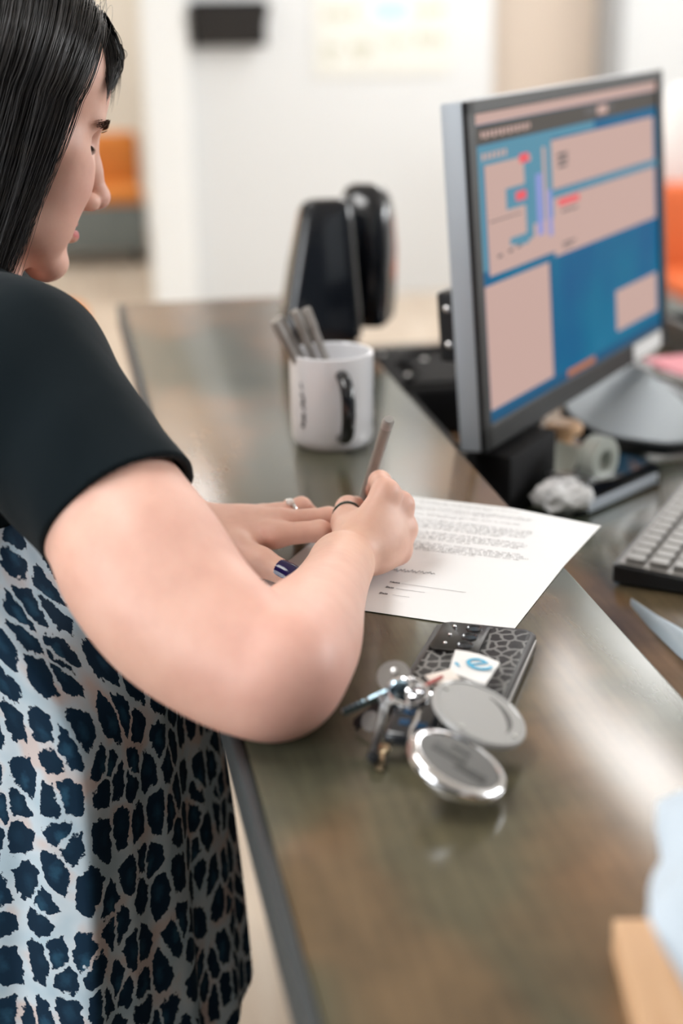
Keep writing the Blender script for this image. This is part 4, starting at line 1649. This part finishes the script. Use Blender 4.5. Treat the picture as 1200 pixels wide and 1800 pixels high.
# left hand: resting, fingers bent down at their ends
LM = dict(i=V3(-0.0560, 1.2050, 1.0970), m=V3(-0.0510, 1.2250, 1.1010), r=V3(-0.0555, 1.2440, 1.1000), p=V3(-0.0660, 1.2600, 1.0950))
palm(WL + V3(0.006, -0.004, 0), [LM['i'], LM['m'], LM['r'], LM['p']], [0.0108, 0.0108, 0.0100, 0.0092], None)
U(ell(WL*0.42 + LM['m']*0.58 + V3(0, 0, -0.007), (0.030, 0.026, 0.014)), 0.014)
finger([LM['i'], V3(-0.0180, 1.2090, 1.0985), V3(-0.0020, 1.2200, 1.0890), V3(-0.0030, 1.2240, 1.0780)], [0.0098, 0.0088, 0.0078, 0.0066])
finger([LM['m'], V3(-0.0110, 1.2380, 1.1000), V3(-0.0010, 1.2480, 1.0880), V3(-0.0030, 1.2500, 1.0780)], [0.0100, 0.0088, 0.0078, 0.0066])
finger([LM['r'], V3(-0.0340, 1.2580, 1.1030), V3(-0.0230, 1.2660, 1.0900), V3(-0.0250, 1.2680, 1.0780)], [0.0094, 0.0084, 0.0076, 0.0066])
finger([LM['p'], V3(-0.0450, 1.2740, 1.0940), V3(-0.0380, 1.2800, 1.0860), V3(-0.0380, 1.2810, 1.0775)], [0.0085, 0.0074, 0.0068, 0.0060])
LT = [V3(-0.1120, 1.2230, 1.0930), V3(-0.0850, 1.1880, 1.0915), V3(-0.0650, 1.1705, 1.0865), V3(-0.0455, 1.1580, 1.0812)]
finger(LT, [0.0155, 0.0126, 0.0113, 0.0098], 0.006, 0.016)

VOX = 0.0017                              # cell of the body mesh in metres
bv, bq, bn = mesh_field(F, (-0.56, 0.80, 0.76), (0.12, 1.56, 1.60), VOX)
WO = V3(-0.262, 1.215, 0.0)

# colour of the skin: lips, cheeks, elbow and knuckles a little redder
tint = np.ones((len(bv), 3))*np.array([0.77, 0.465, 0.37])


def blush(c, r, col, a=1.0):
    d = np.linalg.norm((bv - np.asarray(c)), axis=1)
    w = (a*np.clip(1 - d/r, 0, 1)**1.5)[:, None]
    tint[:] = tint*(1-w) + np.array(col)*w


for s in (-1, 1):
    blush(hd(0.066, s*0.042, -0.038), 0.036, (0.74, 0.36, 0.31), 0.6)
blush(hd(0.116, 0, -0.045), 0.022, (0.74, 0.36, 0.32), 0.6)
blush(ER, 0.085, (0.74, 0.36, 0.32), 0.75)
blush(SR*0.35 + ER*0.65, 0.09, (0.76, 0.42, 0.37), 0.5)
blush(WR, 0.12, (0.72, 0.44, 0.32), 0.8)
for q in list(RM.values()) + list(LM.values()):
    blush(q, 0.018, (0.74, 0.38, 0.31), 0.5)
loc = (bv - HO) @ HR3
inl = (np.abs(loc[:, 1]) < 0.0235) & (loc[:, 0] > 0.074)
yy = np.abs(loc[:, 1])/0.0235
up = -0.0635 - 0.0060*yy
lo_ = -0.0834 + 0.0090*yy
wl = np.clip((up - loc[:, 2])/0.0012, 0, 1)*np.clip((loc[:, 2] - lo_)/0.0012, 0, 1)*inl
tint = tint*(1 - wl[:, None]) + np.array([0.62, 0.20, 0.20])*wl[:, None]

m_skin = mat('skin', (0.72, 0.47, 0.385), 0.46, spec=0.4, sss=0.18)
g = NT(m_skin)
at = g.n('ShaderNodeVertexColor', layer_name='tint')
tc = g.n('ShaderNodeTexCoord')
n1_ = g.noise(tc.outputs['Object'], 34, 4, 0.6)
r = g.ramp(n1_.outputs[0], [(0.32, (0.93, 0.90, 0.90)), (0.52, (1.0, 1.0, 1.0)), (0.72, (1.04, 1.08, 1.10))])
g.l(g.mix(1.0, at.outputs['Color'], r.outputs[0], 'MULTIPLY'), g.b.inputs['Base Color'])
pore = g.noise(tc.outputs['Object'], 900, 3, 0.6)
g.bump(pore.outputs[0], 0.10, 0.0006)

woman = thing('person', 'black-haired person in black and leopard print blouse, leaning on the counter and writing', 'person', WO)
body = np_mesh('body', bv, bq, m_skin, woman, WO, tint)

# ---------------- nails, rings
m_nail = mat('dark_purple_nail_varnish', (0.035, 0.022, 0.14), 0.12, coat=0.8)


def nail(tip, prev, up, r, name='nail'):
    d = tip-prev
    d = d/np.linalg.norm(d)
    n = np.asarray(up) - d*(np.asarray(up) @ d)
    n = n/np.linalg.norm(n)
    s = np.cross(n, d)
    bm = BM()
    nu, nv = 9, 9
    rows = []
    for j in range(nv):
        v = -1 + 2*j/(nv-1)
        row = []
        for i in range(nu):
            u = -1 + 2*i/(nu-1)
            wv = (1 - 0.12*max(0, v)**2 - 0.18*max(0, -v)**3)
            ang = u*wv*1.02
            p = tip + d*(v*r*0.88 + 0.0025) + s*(math.sin(ang)*r*1.03) + n*(math.cos(ang)*r*1.03 - max(0, v)**2*r*0.16 - 0.0004 + 0.0006)
            row.append(bm.verts.new(p - WO))
        rows.append(row)
    for a, b in zip(rows[:-1], rows[1:]):
        for i in range(nu-1):
            bm.faces.new((a[i], a[i+1], b[i+1], b[i]))
    geo = bmesh.ops.solidify(bm, geom=bm.faces[:], thickness=0.0005)
    o = obj(name, bm, m_nail, woman, True)
    return o


o = nail(LT[3], LT[2], V3(0.05, -0.55, 0.85), 0.0097)
o['label'] = 'dark purple varnished thumb nail'
nail(V3(-0.0030, 1.2240, 1.0780), V3(-0.0020, 1.2200, 1.0890), V3(1, 0, 0.1), 0.0066)
nail(V3(-0.0030, 1.2500, 1.0780), V3(-0.0010, 1.2480, 1.0880), V3(1, 0, 0.1), 0.0066)
nail(V3(0.0262, 1.2700, 1.1135), V3(0.0315, 1.2520, 1.1330), V3(0.6, 0.6, 0.3), 0.0066)


def finger_ring(c, axis, r, name, mm, thick=0.0011, width=1.6):
    bm = BM()
    q = Vector(axis).normalized().to_track_quat('Z', 'Y').to_matrix().to_4x4()
    tube(bm, [Vector((r*math.cos(2*PI*i/28), r*math.sin(2*PI*i/28), 0)) for i in range(28)], thick, 8, closed=True)
    bmesh.ops.scale(bm, vec=(1, 1, width), verts=bm.verts)
    bmesh.ops.transform(bm, matrix=Matrix.Translation(Vector(c - WO)) @ q, verts=bm.verts)
    return obj(name, bm, mm, woman, True)


rc = LM['r']*0.42 + V3(-0.0340, 1.2580, 1.1030)*0.58
ro = finger_ring(rc, V3(-0.0340, 1.2580, 1.1030) - LM['r'], 0.0098, 'finger_ring', m_chrome)
ro['label'] = 'silver ring with pale stone'
bm = BM()
bmesh.ops.create_icosphere(bm, subdivisions=2, radius=0.0036)
bmesh.ops.transform(bm, matrix=Matrix.Translation(Vector(rc - WO) + Vector((0.000, -0.0045, 0.0092))), verts=bm.verts)
obj('stone', bm, mat('pale_stone', (0.85, 0.84, 0.82), 0.06, coat=1.0), ro)
tc_ = RT[1]*0.55 + RT[2]*0.45
ro = finger_ring(tc_, RT[2]-RT[1], 0.0118, 'finger_ring', mat('dark_green_ring_metal', (0.05, 0.07, 0.06), 0.25, metal=0.6), 0.0011, 1.5)
ro['label'] = 'dark thumb ring'

# ---------------- hair
m_hair = mat('black_hair', (0.010, 0.009, 0.010), 0.36, spec=0.55)
g = NT(m_hair)
tc = g.n('ShaderNodeTexCoord')
nz = g.noise(tc.outputs['Object'], 60, 3)
r = g.ramp(nz.outputs[0], [(0.3, (0.006, 0.006, 0.008)), (0.6, (0.014, 0.011, 0.010)), (0.8, (0.024, 0.017, 0.013))])
g.l(r.outputs[0], g.b.inputs['Base Color'])
rng = np.random.default_rng(7)
HC, HRD = V3(-0.008, 0, 0.035), V3(0.096, 0.072, 0.082)


def hair_path(x0, side, lift, ln=1.0, n=16, sweep=0.0):
    """a lock from the parting down the side of the head, local coordinates; x0 along the parting"""
    P = []
    R = HRD + lift
    k = min(1.0, max(0.0, (x0 + 0.09)/0.178))           # 0 back .. 1 front
    xe = -0.082 + k*0.086                                  # where it hangs at the jaw
    xm = -0.088 + k*0.127                                  # where it passes the temple
    zend = -0.150*ln - 0.012*(1-k)
    for i in range(n):
        t = i/(n-1)
        if t < 0.5:
            a = t/0.5
            th = a*PI/2*1.04
            x = x0 + (xm - x0)*(a**1.12)
            xn = np.clip((x - HC[0])/R[0], -0.97, 0.97)
            w = math.sqrt(1 - xn*xn)
            y = R[1]*w*math.sin(th)
            z = HC[2] + R[2]*w*math.cos(th)
            zb = z
            P.append([x, side*y, z])
        else:
            a = (t-0.5)/0.5
            x = xm + (xe - xm)*a**1.15
            yy_ = P[int(0.5*(n-1))][1]*side
            yv = yy_ + (max(yy_, 0.069) - yy_)*a**0.7 - 0.007*a*a*(0.3+0.7*k)
            z = zb + (zend - zb)*a
            P.append([x, side*yv, z])
    return np.array(P)


# soft mass of the hair: two side sheets and a cap behind
def hair_sheet(side):
    bm = BM()
    nx, nt = 34, 18
    outer, inner = [], []
    for i in range(nx):
        x0 = -0.090 + 0.168*i/(nx-1)
        p = hair_path(x0, side, 0.0110, 0.72, nt)
        q = hair_path(x0, side, 0.0035, 0.72, nt)
        q[nt//2:, 1] = p[nt//2:, 1] - side*0.010
        outer.append([bm.verts.new(Vector(HO + HR3 @ v - WO)) for v in p])
        inner.append([bm.verts.new(Vector(HO + HR3 @ v - WO)) for v in q])
    for i in range(nx-1):
        for j in range(nt-1):
            bm.faces.new((outer[i][j], outer[i+1][j], outer[i+1][j+1], outer[i][j+1]))
            bm.faces.new((inner[i][j], inner[i][j+1], inner[i+1][j+1], inner[i+1][j]))
    for i in (0, nx-1):
        for j in range(nt-1):
            bm.faces.new((outer[i][j], outer[i][j+1], inner[i][j+1], inner[i][j]))
    for i in range(nx-1):
        for j in (0, nt-1):
            bm.faces.new((outer[i][j], outer[i+1][j], inner[i+1][j], inner[i][j]))
    return bm


hair_root = obj('hair', hair_sheet(-1), m_hair, woman, True)
obj('hair_lock', hair_sheet(1), m_hair, hair_root, True)
FH = Field()
FH.core.append(('u', ell(HO + HR3 @ V3(-0.026, 0, 0.034), (0.086, 0.080, 0.090), HR3), 0.01))
FH.core.append(('u', ell(HO + HR3 @ V3(-0.075, 0, -0.060), (0.036, 0.072, 0.095), HR3), 0.03))
hv, hq, _n = mesh_field(FH, HO - 0.24, HO + 0.24, 0.006)
np_mesh('hair_mass', hv, hq, m_hair, hair_root, WO)


def strands(name, paths, rad, parent, sides=3):
    """many thin tapered strands as one mesh"""
    vs, fs = [], []
    base = 0
    for P, r0 in zip(paths, rad):
        n = len(P)
        d = np.gradient(P, axis=0)
        d /= np.linalg.norm(d, axis=1)[:, None] + 1e-9
        s = np.cross(d, V3(0.3, 0.8, 0.5))
        s /= np.linalg.norm(s, axis=1)[:, None] + 1e-9
        t = np.cross(d, s)
        rr = r0*np.clip(1.15*(1 - (np.arange(n)/(n-1))**3), 0.12, 1)[:, None]
        ring = np.stack([P + rr*(s*math.cos(2*PI*k/sides) + t*math.sin(2*PI*k/sides)) for k in range(sides)], 1)
        vs.append(ring.reshape(-1, 3))
        a = base + np.arange(n-1)[:, None]*sides + np.arange(sides)[None]
        b = base + np.arange(n-1)[:, None]*sides + (np.arange(sides)[None]+1) % sides
        fs.append(np.stack([a, b, b+sides, a+sides], -1).reshape(-1, 4))
        base += n*sides
    o = np_mesh(name, np.concatenate(vs), np.concatenate(fs), m_hair, parent, WO)
    o['kind'] = 'stuff'
    return o


paths, rads = [], []
NCL = 200
for c in range(NCL):
    x0c = -0.090 + 0.178*rng.random()**0.85
    lc = 0.011 + 0.006*rng.random()
    lnc = 0.80 + 0.22*rng.random()
    off = rng.normal(0, 0.0040, 3)
    for k in range(14):
        x0 = min(0.0840, x0c + rng.normal(0, 0.005))
        P = hair_path(x0, -1, lc + rng.normal(0, 0.0012), lnc*(0.90 + 0.16*rng.random()), 22)
        t = np.linspace(0, 1, 22)[:, None]
        j = rng.normal(0, 0.0030, 3)
        ph = rng.random()*6
        P = P + off*t**1.5 + j*t + np.stack([0.0028*np.sin(t[:, 0]*8 + ph), 0.0014*np.cos(t[:, 0]*7 + ph), 0*t[:, 0]], -1)*t
        paths.append(HO + (HR3 @ P.T).T)
        rads.append(0.00022 + 0.00018*rng.random())
# top layer combed back from the forehead over the ear
for c in range(170):
    x0c = -0.020 + 0.108*rng.random()
    lc = 0.0105 + 0.0045*rng.random()
    en = 0.50 + 0.42*rng.random()
    bk = 0.085 + 0.045*rng.random()
    for k in range(12):
        x0 = min(0.0840, x0c + rng.normal(0, 0.004))
        R_ = HRD + lc + rng.normal(0, 0.0009)
        t = np.linspace(0, en*(0.94 + 0.12*rng.random()), 20)
        x = x0 - bk*t**1.35 + 0.003*np.sin(t*9 + c)
        xn = np.clip((x - HC[0])/R_[0], -0.985, 0.985)
        w = np.sqrt(1 - xn*xn)
        th = t*PI*0.56
        P = np.stack([x, -R_[1]*w*np.sin(th), HC[2] + R_[2]*w*np.cos(th)], -1) + rng.normal(0, 0.0012, 3)*t[:, None]
        paths.append(HO + (HR3 @ P.T).T)
        rads.append(0.00022 + 0.00018*rng.random())
# wisps along the front edge and fringe tip
for c in range(150):
    x0 = 0.074 + 0.010*rng.random()
    P = hair_path(x0, -1, 0.012 + 0.004*rng.random(), 0.75 + 0.4*rng.random(), 22)
    t = np.linspace(0, 1, 22)
    P[:, 0] += 0.010*rng.random()*np.sin(t*PI)**2 + 0.012*rng.normal()*np.clip(t-0.55, 0, 1)
    P += rng.normal(0, 0.003, 3)*t[:, None]
    paths.append(HO + (HR3 @ P.T).T)
    rads.append(0.00016 + 0.00014*rng.random())
for c in range(700):                                       # fringe swept over the brow to her left
    a = rng.random()
    s0 = np.array([0.070 + 0.014*rng.random(), -0.035 + 0.065*rng.random(), 0.0])
    xn = np.clip((s0[0]-HC[0])/(HRD[0]+0.012), -0.98, 0.98)
    s0[2] = HC[2] + (HRD[2]+0.012)*math.sqrt(max(0.02, 1 - xn*xn))
    e0 = np.array([0.104 + 0.005*rng.normal(), 0.004 + 0.040*rng.random(), 0.058 - 0.022*a + 0.006*rng.normal()])
    md = (s0 + e0)/2 + np.array([0.008 + 0.006*rng.random(), 0.0, 0.007])
    t = np.linspace(0, 1, 14)[:, None]
    P = s0*(1-t)**2 + 2*md*t*(1-t) + e0*t*t
    paths.append(HO + (HR3 @ P.T).T)
    rads.append(0.00022 + 0.0002*rng.random())
for c in range(900):                                       # fringe over the right half of the forehead
    u = rng.random()
    e0 = np.array([0.067 + 0.034*u, -0.058 + 0.066*u, 0.038 + 0.020*u + 0.004*rng.normal()])
    s0 = np.array([0.050 + 0.034*rng.random(), -0.030 + 0.045*rng.random(), 0.0])
    xn = np.clip((s0[0]-HC[0])/(HRD[0]+0.012), -0.98, 0.98)
    yn_ = s0[1]/(HRD[1]+0.012)
    s0[2] = HC[2] + (HRD[2]+0.012)*math.sqrt(max(0.02, 1 - xn*xn - yn_*yn_))
    e0 = HC + (e0-HC)*1.07
    md = (s0 + e0)/2
    md = HC + (md-HC)*(1.17 + 0.04*rng.random())
    t = np.linspace(0, 1, 14)[:, None]
    P = s0*(1-t)**2 + 2*md*t*(1-t) + e0*t*t
    paths.append(HO + (HR3 @ P.T).T)
    rads.append(0.00022 + 0.0002*rng.random())
for c in range(40):                                        # flyaways
    x0 = -0.05 + 0.139*rng.random()
    P = hair_path(x0, -1, 0.018 + 0.010*rng.random(), 0.9, 22)
    t = np.linspace(0, 1, 22)[:, None]
    P = P[:14] + (rng.normal(0, 0.010, 3)*t[:14]*1.6)
    paths.append(HO + (HR3 @ P.T).T)
    rads.append(0.00012)
strands('hair_strands', paths, rads, hair_root)
# brow and lashes
paths, rads = [], []
for c in range(420):
    u = rng.random()
    for s in (-1, 1):
        p0 = hd(0.0930 - 0.026*u**1.4, s*(0.011 + 0.042*u), 0.0115 + 0.0045*math.sin(u*2.4) + rng.normal(0, 0.0012))
        d = HR3 @ V3(-0.004*u + 0.001, s*0.006, 0.0030*(1-u))
        t = np.linspace(0, 1, 5)[:, None]
        nb_ = bv[np.argmin(((bv - (p0 + HR3 @ V3(0.004, 0, 0)))**2).sum(1))]
        p0 = nb_ + HR3 @ V3(0.0004, s*0.0002, 0)
        paths.append(p0 + d*t + (HR3 @ V3(0.0016, 0, 0))*np.sin(t*PI*0.6))
        rads.append(0.00036)
m_brow = mat('brown_brow_hair', (0.075, 0.040, 0.028), 0.6)
o = strands('eyebrow', paths, rads, woman)
o.data.materials.clear()
o.data.materials.append(m_brow)
paths, rads = [], []
for c in range(24):
    u = c/23
    for s in (-1,):
        a = math.radians(-30 + 92*u)
        p0 = hd(0.0645 + 0.0127*math.cos(a), s*0.0340 + s*0.0140*math.sin(a), -0.0072 - 0.0012*math.cos(a) + 0.0065*max(0, math.sin(a)))
        d = HR3 @ V3(0.0050*math.cos(a), s*0.0045*math.sin(a), -0.0034)
        t = np.linspace(0, 1, 6)[:, None]
        paths.append(p0 + d*t + (HR3 @ V3(0, 0, 0.0022))*t**2)
        rads.append(0.00024)
o = strands('eyelashes', paths, rads, woman)

# ---------------- blouse: black yoke with cap sleeves over a leopard print body
m_yoke = mat('black_jersey', (0.0040, 0.0085, 0.0115), 0.85, spec=0.1)
g = NT(m_yoke)
g.b.inputs['Sheen Weight'].default_value = 0.04
g.b.inputs['Sheen Roughness'].default_value = 0.5
tc = g.n('ShaderNodeTexCoord')
g.bump(g.noise(g.mapping(tc.outputs['Object'], (1, 1, 0.25)), 26, 2).outputs[0], 0.25, 0.006)

SEAM = 1.150
m_leo = mat('leopard_print_fabric', (0.5, 0.6, 0.7), 0.8, spec=0.2)
g = NT(m_leo)
uvn = g.n('ShaderNodeUVMap', uv_map='cloth')
uvo = uvn.outputs[0]
nz = g.noise(uvo, 120, 3, 0.6)
vv = g.n('ShaderNodeVectorMath', operation='MULTIPLY_ADD')
vv.inputs[1].default_value = (0.011, 0.011, 0)
g.l(nz.outputs['Color'], vv.inputs[0])
g.l(g.mapping(uvo, (1.0, 0.66, 0)), vv.inputs[2])
vo = g.n('ShaderNodeTexVoronoi', feature='DISTANCE_TO_EDGE', voronoi_dimensions='2D')
vo.inputs['Scale'].default_value = 44
g.l(vv.outputs[0], vo.inputs['Vector'])
vf = g.n('ShaderNodeTexVoronoi', feature='F1', voronoi_dimensions='2D')
vf.inputs['Scale'].default_value = 44
g.l(vv.outputs[0], vf.inputs['Vector'])
rag = g.noise(uvo, 420, 2, 0.7)
sub = g.n('ShaderNodeMath', operation='MULTIPLY_ADD')
sub.inputs[1].default_value = 0.07
g.l(rag.outputs[0], sub.inputs[0])
g.l(vo.outputs['Distance'], sub.inputs[2])
far = g.n('ShaderNodeMath', operation='SUBTRACT', use_clamp=True)
far.inputs[1].default_value = 0.36
g.l(vf.outputs['Distance'], far.inputs[0])
rnd = g.n('ShaderNodeMath', operation='MULTIPLY_ADD')
rnd.inputs[1].default_value = -0.36
g.l(far.outputs[0], rnd.inputs[0])
g.l(sub.outputs[0], rnd.inputs[2])
spot = g.ramp(rnd.outputs[0], [(0.086, (0, 0, 0)), (0.118, (1, 1, 1))])
big = g.noise(uvo, 22, 2)
pale = g.ramp(big.outputs[0], [(0.36, (0.46, 0.60, 0.70)), (0.52, (0.60, 0.70, 0.78)), (0.64, (0.66, 0.58, 0.57))])
sepc = g.n('ShaderNodeSeparateColor')
g.l(vf.outputs['Color'], sepc.inputs[0])
core = g.ramp(vf.outputs['Distance'], [(0.06, (0.020, 0.080, 0.145)), (0.28, (0.004, 0.024, 0.055))])
dark = g.mix(sepc.outputs[1], core.outputs[0], (0.003, 0.020, 0.046))
g.l(g.mix(spot.outputs[0], pale.outputs[0], dark), g.b.inputs['Base Color'])


def blouse_ring(z, a):
    """point of the blouse at height z and angle a (0 = her front, growing towards her left)"""
    f = max(0.0, (SEAM + 0.02 - z)/0.50)
    b = min(1.0, f*2.6)
    b = b*b*(3-2*b)
    cx = HIP + TF*(-0.050 + 0.066*b) + TR*0.004
    rf = 0.104 + 0.018*b + 0.036*f
    rs = 0.170 + 0.016*b + 0.016*f
    c, s = math.cos(a), math.sin(a)
    ex = 1.75 - (0.50*min(1.0, f*4) if (c > 0 and s < 0) else 0.20*min(1.0, f*4) if s < 0 else 0.0)
    rr = (abs(c)**ex + abs(s)**ex)**(-1/ex)
    fold = 1 + f*(0.022*math.sin(5*a + 0.6) + 0.026*math.sin(9*a + 2.0 + 2*f) + 0.018*math.sin(14*a + 1.0)) + 0.006*math.sin(23*a + 9*f)
    # side seam pulled into a soft ridge
    da = (a + PI*0.50 + PI) % (2*PI) - PI
    fold += 0.02*math.exp(-(da/0.12)**2)*min(1.0, f*3)
    p = cx + TF*(rf*c*rr*fold) - TR*(rs*s*rr*fold)
    return V3(p[0], p[1], z)


def cloth_mesh():
    nu, nz_ = 200, 70
    verts, uv = [], []
    ztop, zbot = SEAM + 0.010, 0.630
    grid = np.empty((nz_, nu+1, 3))
    for j in range(nz_):
        t = j/(nz_-1)
        for i in range(nu+1):
            a = 2*PI*i/nu
            zb = zbot + 0.012*math.sin(a*2+1)
            grid[j, i] = blouse_ring(ztop + (zb-ztop)*t, a)
    # keep the front of the blouse clear of the counter slab
    vs, fs, us = [], [], []
    n0 = 0
    for layer in (0, 1):
        gg = grid.copy()
        if layer:
            c = HIP.copy()
            for j in range(nz_):
                d = gg[j, :, :2] - c[:2]
                gg[j, :, :2] -= d/np.linalg.norm(d, axis=1)[:, None]*0.0025
        vs.append(gg.reshape(-1, 3))
    arc = np.concatenate([np.zeros((nz_, 1)), np.cumsum(np.linalg.norm(np.diff(grid, axis=1), axis=2), axis=1)], 1)
    mid = arc[nz_//2]
    W1 = nu+1
    for layer in (0, 1):
        o = layer*nz_*W1
        for j in range(nz_-1):
            for i in range(nu):
                q = [o + j*W1 + i, o + (j+1)*W1 + i, o + (j+1)*W1 + i+1, o + j*W1 + i+1]
                fs.append(q if layer == 0 else q[::-1])
    o = nz_*W1
    for j in (0, nz_-1):
        for i in range(nu):
            fs.append([j*W1+i, j*W1+i+1, o+j*W1+i+1, o+j*W1+i])
    vs = np.concatenate(vs)
    fs = np.array(fs)
    uvv = np.stack([np.tile(mid[None], (nz_, 1)), grid[:, :, 2]], -1).reshape(-1, 2)
    uvv = np.concatenate([uvv, uvv])
    return vs, fs, uvv


cv, cf, cuv = cloth_mesh()
blouse = np_mesh('blouse_skirt', cv, cf, m_leo, woman, WO)
lay = blouse.data.uv_layers.new(name='cloth')
li = np.empty(len(blouse.data.loops), np.int32)
blouse.data.loops.foreach_get('vertex_index', li)
lay.data.foreach_set('uv', cuv[li].astype(np.float32).ravel())
blouse['label'] = 'pale blue blouse panel with dark leopard spots'

FY = Field()


def UY(p, k=0.03):
    FY.core.append(('u', p, k))


TB = np.stack([TF, -TR, [0, 0, 1]], -1)
ARM = (ER-SR)/np.linalg.norm(ER-SR)
UY(ell(V3(-0.312, 1.235, 1.175), (0.112, 0.180, 0.145), TB))
UY(cone(MID + V3(0, 0, -0.005), SR + V3(-0.004, 0, 0.0), 0.060, 0.066), 0.05)
UY(cone(MID + V3(0, 0, -0.015), SL + V3(0, 0, -0.01), 0.056, 0.060), 0.05)
HEMC = arm_pt(0.46, -36)
UY(cone(arm_pt(0, -25), HEMC + ARM*0.03, 0.0655, 0.0560), 0.035)
HEML = SL + (EL-SL)*0.5
UY(cone(SL, HEML + (EL-SL)*0.1, 0.064, 0.060), 0.05)
SLI = cone(arm_pt(0.2, -34), HEMC + ARM*0.10, 0.050, 0.0550)
LAX = (EL-SL)/np.linalg.norm(EL-SL)
SLL = cone(SL + (EL-SL)*0.25, HEML + LAX*0.10, 0.050, 0.0565)
NECK = cone(MID + TF*0.02 + V3(0, 0, 0.020), hd(0.01, 0, -0.075), 0.060, 0.072)
TT = V3(0.80, 0, 0.60)
TT = TT - ARM*(TT @ ARM)
HN = ARM - 0.14*TT
HN = HN/np.linalg.norm(HN)


def yoke_post(X, d):
    # soft drapes of the jersey
    w = 0.0016*np.sin(X[..., 0]*95 + X[..., 2]*30)*np.sin(X[..., 1]*60 + X[..., 2]*22)
    d = d + w
    d = smax(d, -prim_d(SLI, X), 0.002)
    d = smax(d, -prim_d(NECK, X), 0.008)
    d = smax(d, (X - HEMC) @ HN, 0.0015)
    q = X - HEML
    ax = q @ LAX
    lat = np.sqrt(np.maximum((q*q).sum(-1) - ax*ax, 0))
    d = np.where(lat < 0.085, np.maximum(np.maximum(d, ax), -prim_d(SLL, X)), d)
    return smax(d, SEAM - X[..., 2] + 0.0025*np.sin(X[..., 0]*70), 0.004)


yv, yq, yn = mesh_field(FY, (-0.62, 0.80, 1.10), (0.02, 1.62, 1.46), VOX*1.35, yoke_post)
yk = np_mesh('blouse_yoke', yv, yq, m_yoke, woman, WO)
yk['label'] = 'plain black blouse yoke with short sleeves'

# ---------------- trousers and shoes, below the frame
FT = Field()
HIPC = V3(-0.300, 1.225, 0.86)
FT.core.append(('u', ell(HIPC + V3(0, 0, 0.04), (0.115, 0.155, 0.13), TB), 0.03))
for s in (-1, 1):
    hp = HIPC + TR*s*0.085
    kn = HIPC + TR*s*0.095 + TF*0.012 + V3(0, 0, -0.40)
    an = HIPC + TR*s*0.105 - TF*0.015 + V3(0, 0, -0.79)
    FT.core.append(('u', cone(hp, kn, 0.088, 0.062), 0.03))
    FT.core.append(('u', cone(kn, an, 0.062, 0.048), 0.03))


def trouser_post(X, d):
    return smax(smax(d, 0.060 - X[..., 2], 0.004), X[..., 2] - 0.95, 0.01)


tv, tq, tn = mesh_field(FT, (-0.62, 0.9, 0.0), (0.0, 1.6, 1.06), 0.0065, trouser_post)
np_mesh('trousers', tv, tq, mat('dark_navy_trousers', (0.012, 0.015, 0.024), 0.85), woman, WO)
for s in (-1, 1):
    FS = Field()
    an = HIPC + TR*s*0.105 - TF*0.015
    an[2] = 0.0
    FS.core.append(('u', ell(an + TF*0.065 + V3(0, 0, 0.030), (0.125, 0.045, 0.036), TB), 0.02))
    FS.core.append(('u', cone(an + V3(0, 0, 0.03), an + V3(0, 0, 0.075), 0.044, 0.040), 0.03))
    sv, sq, sn = mesh_field(FS, an + V3(-0.22, -0.22, -0.05), an + V3(0.25, 0.25, 0.16), 0.005, lambda X, d: smax(smax(d, 0.0005 - X[..., 2], 0.003), X[..., 2] - 0.09, 0.003))
    np_mesh('shoe', sv, sq, m_blacksoft, woman, WO)
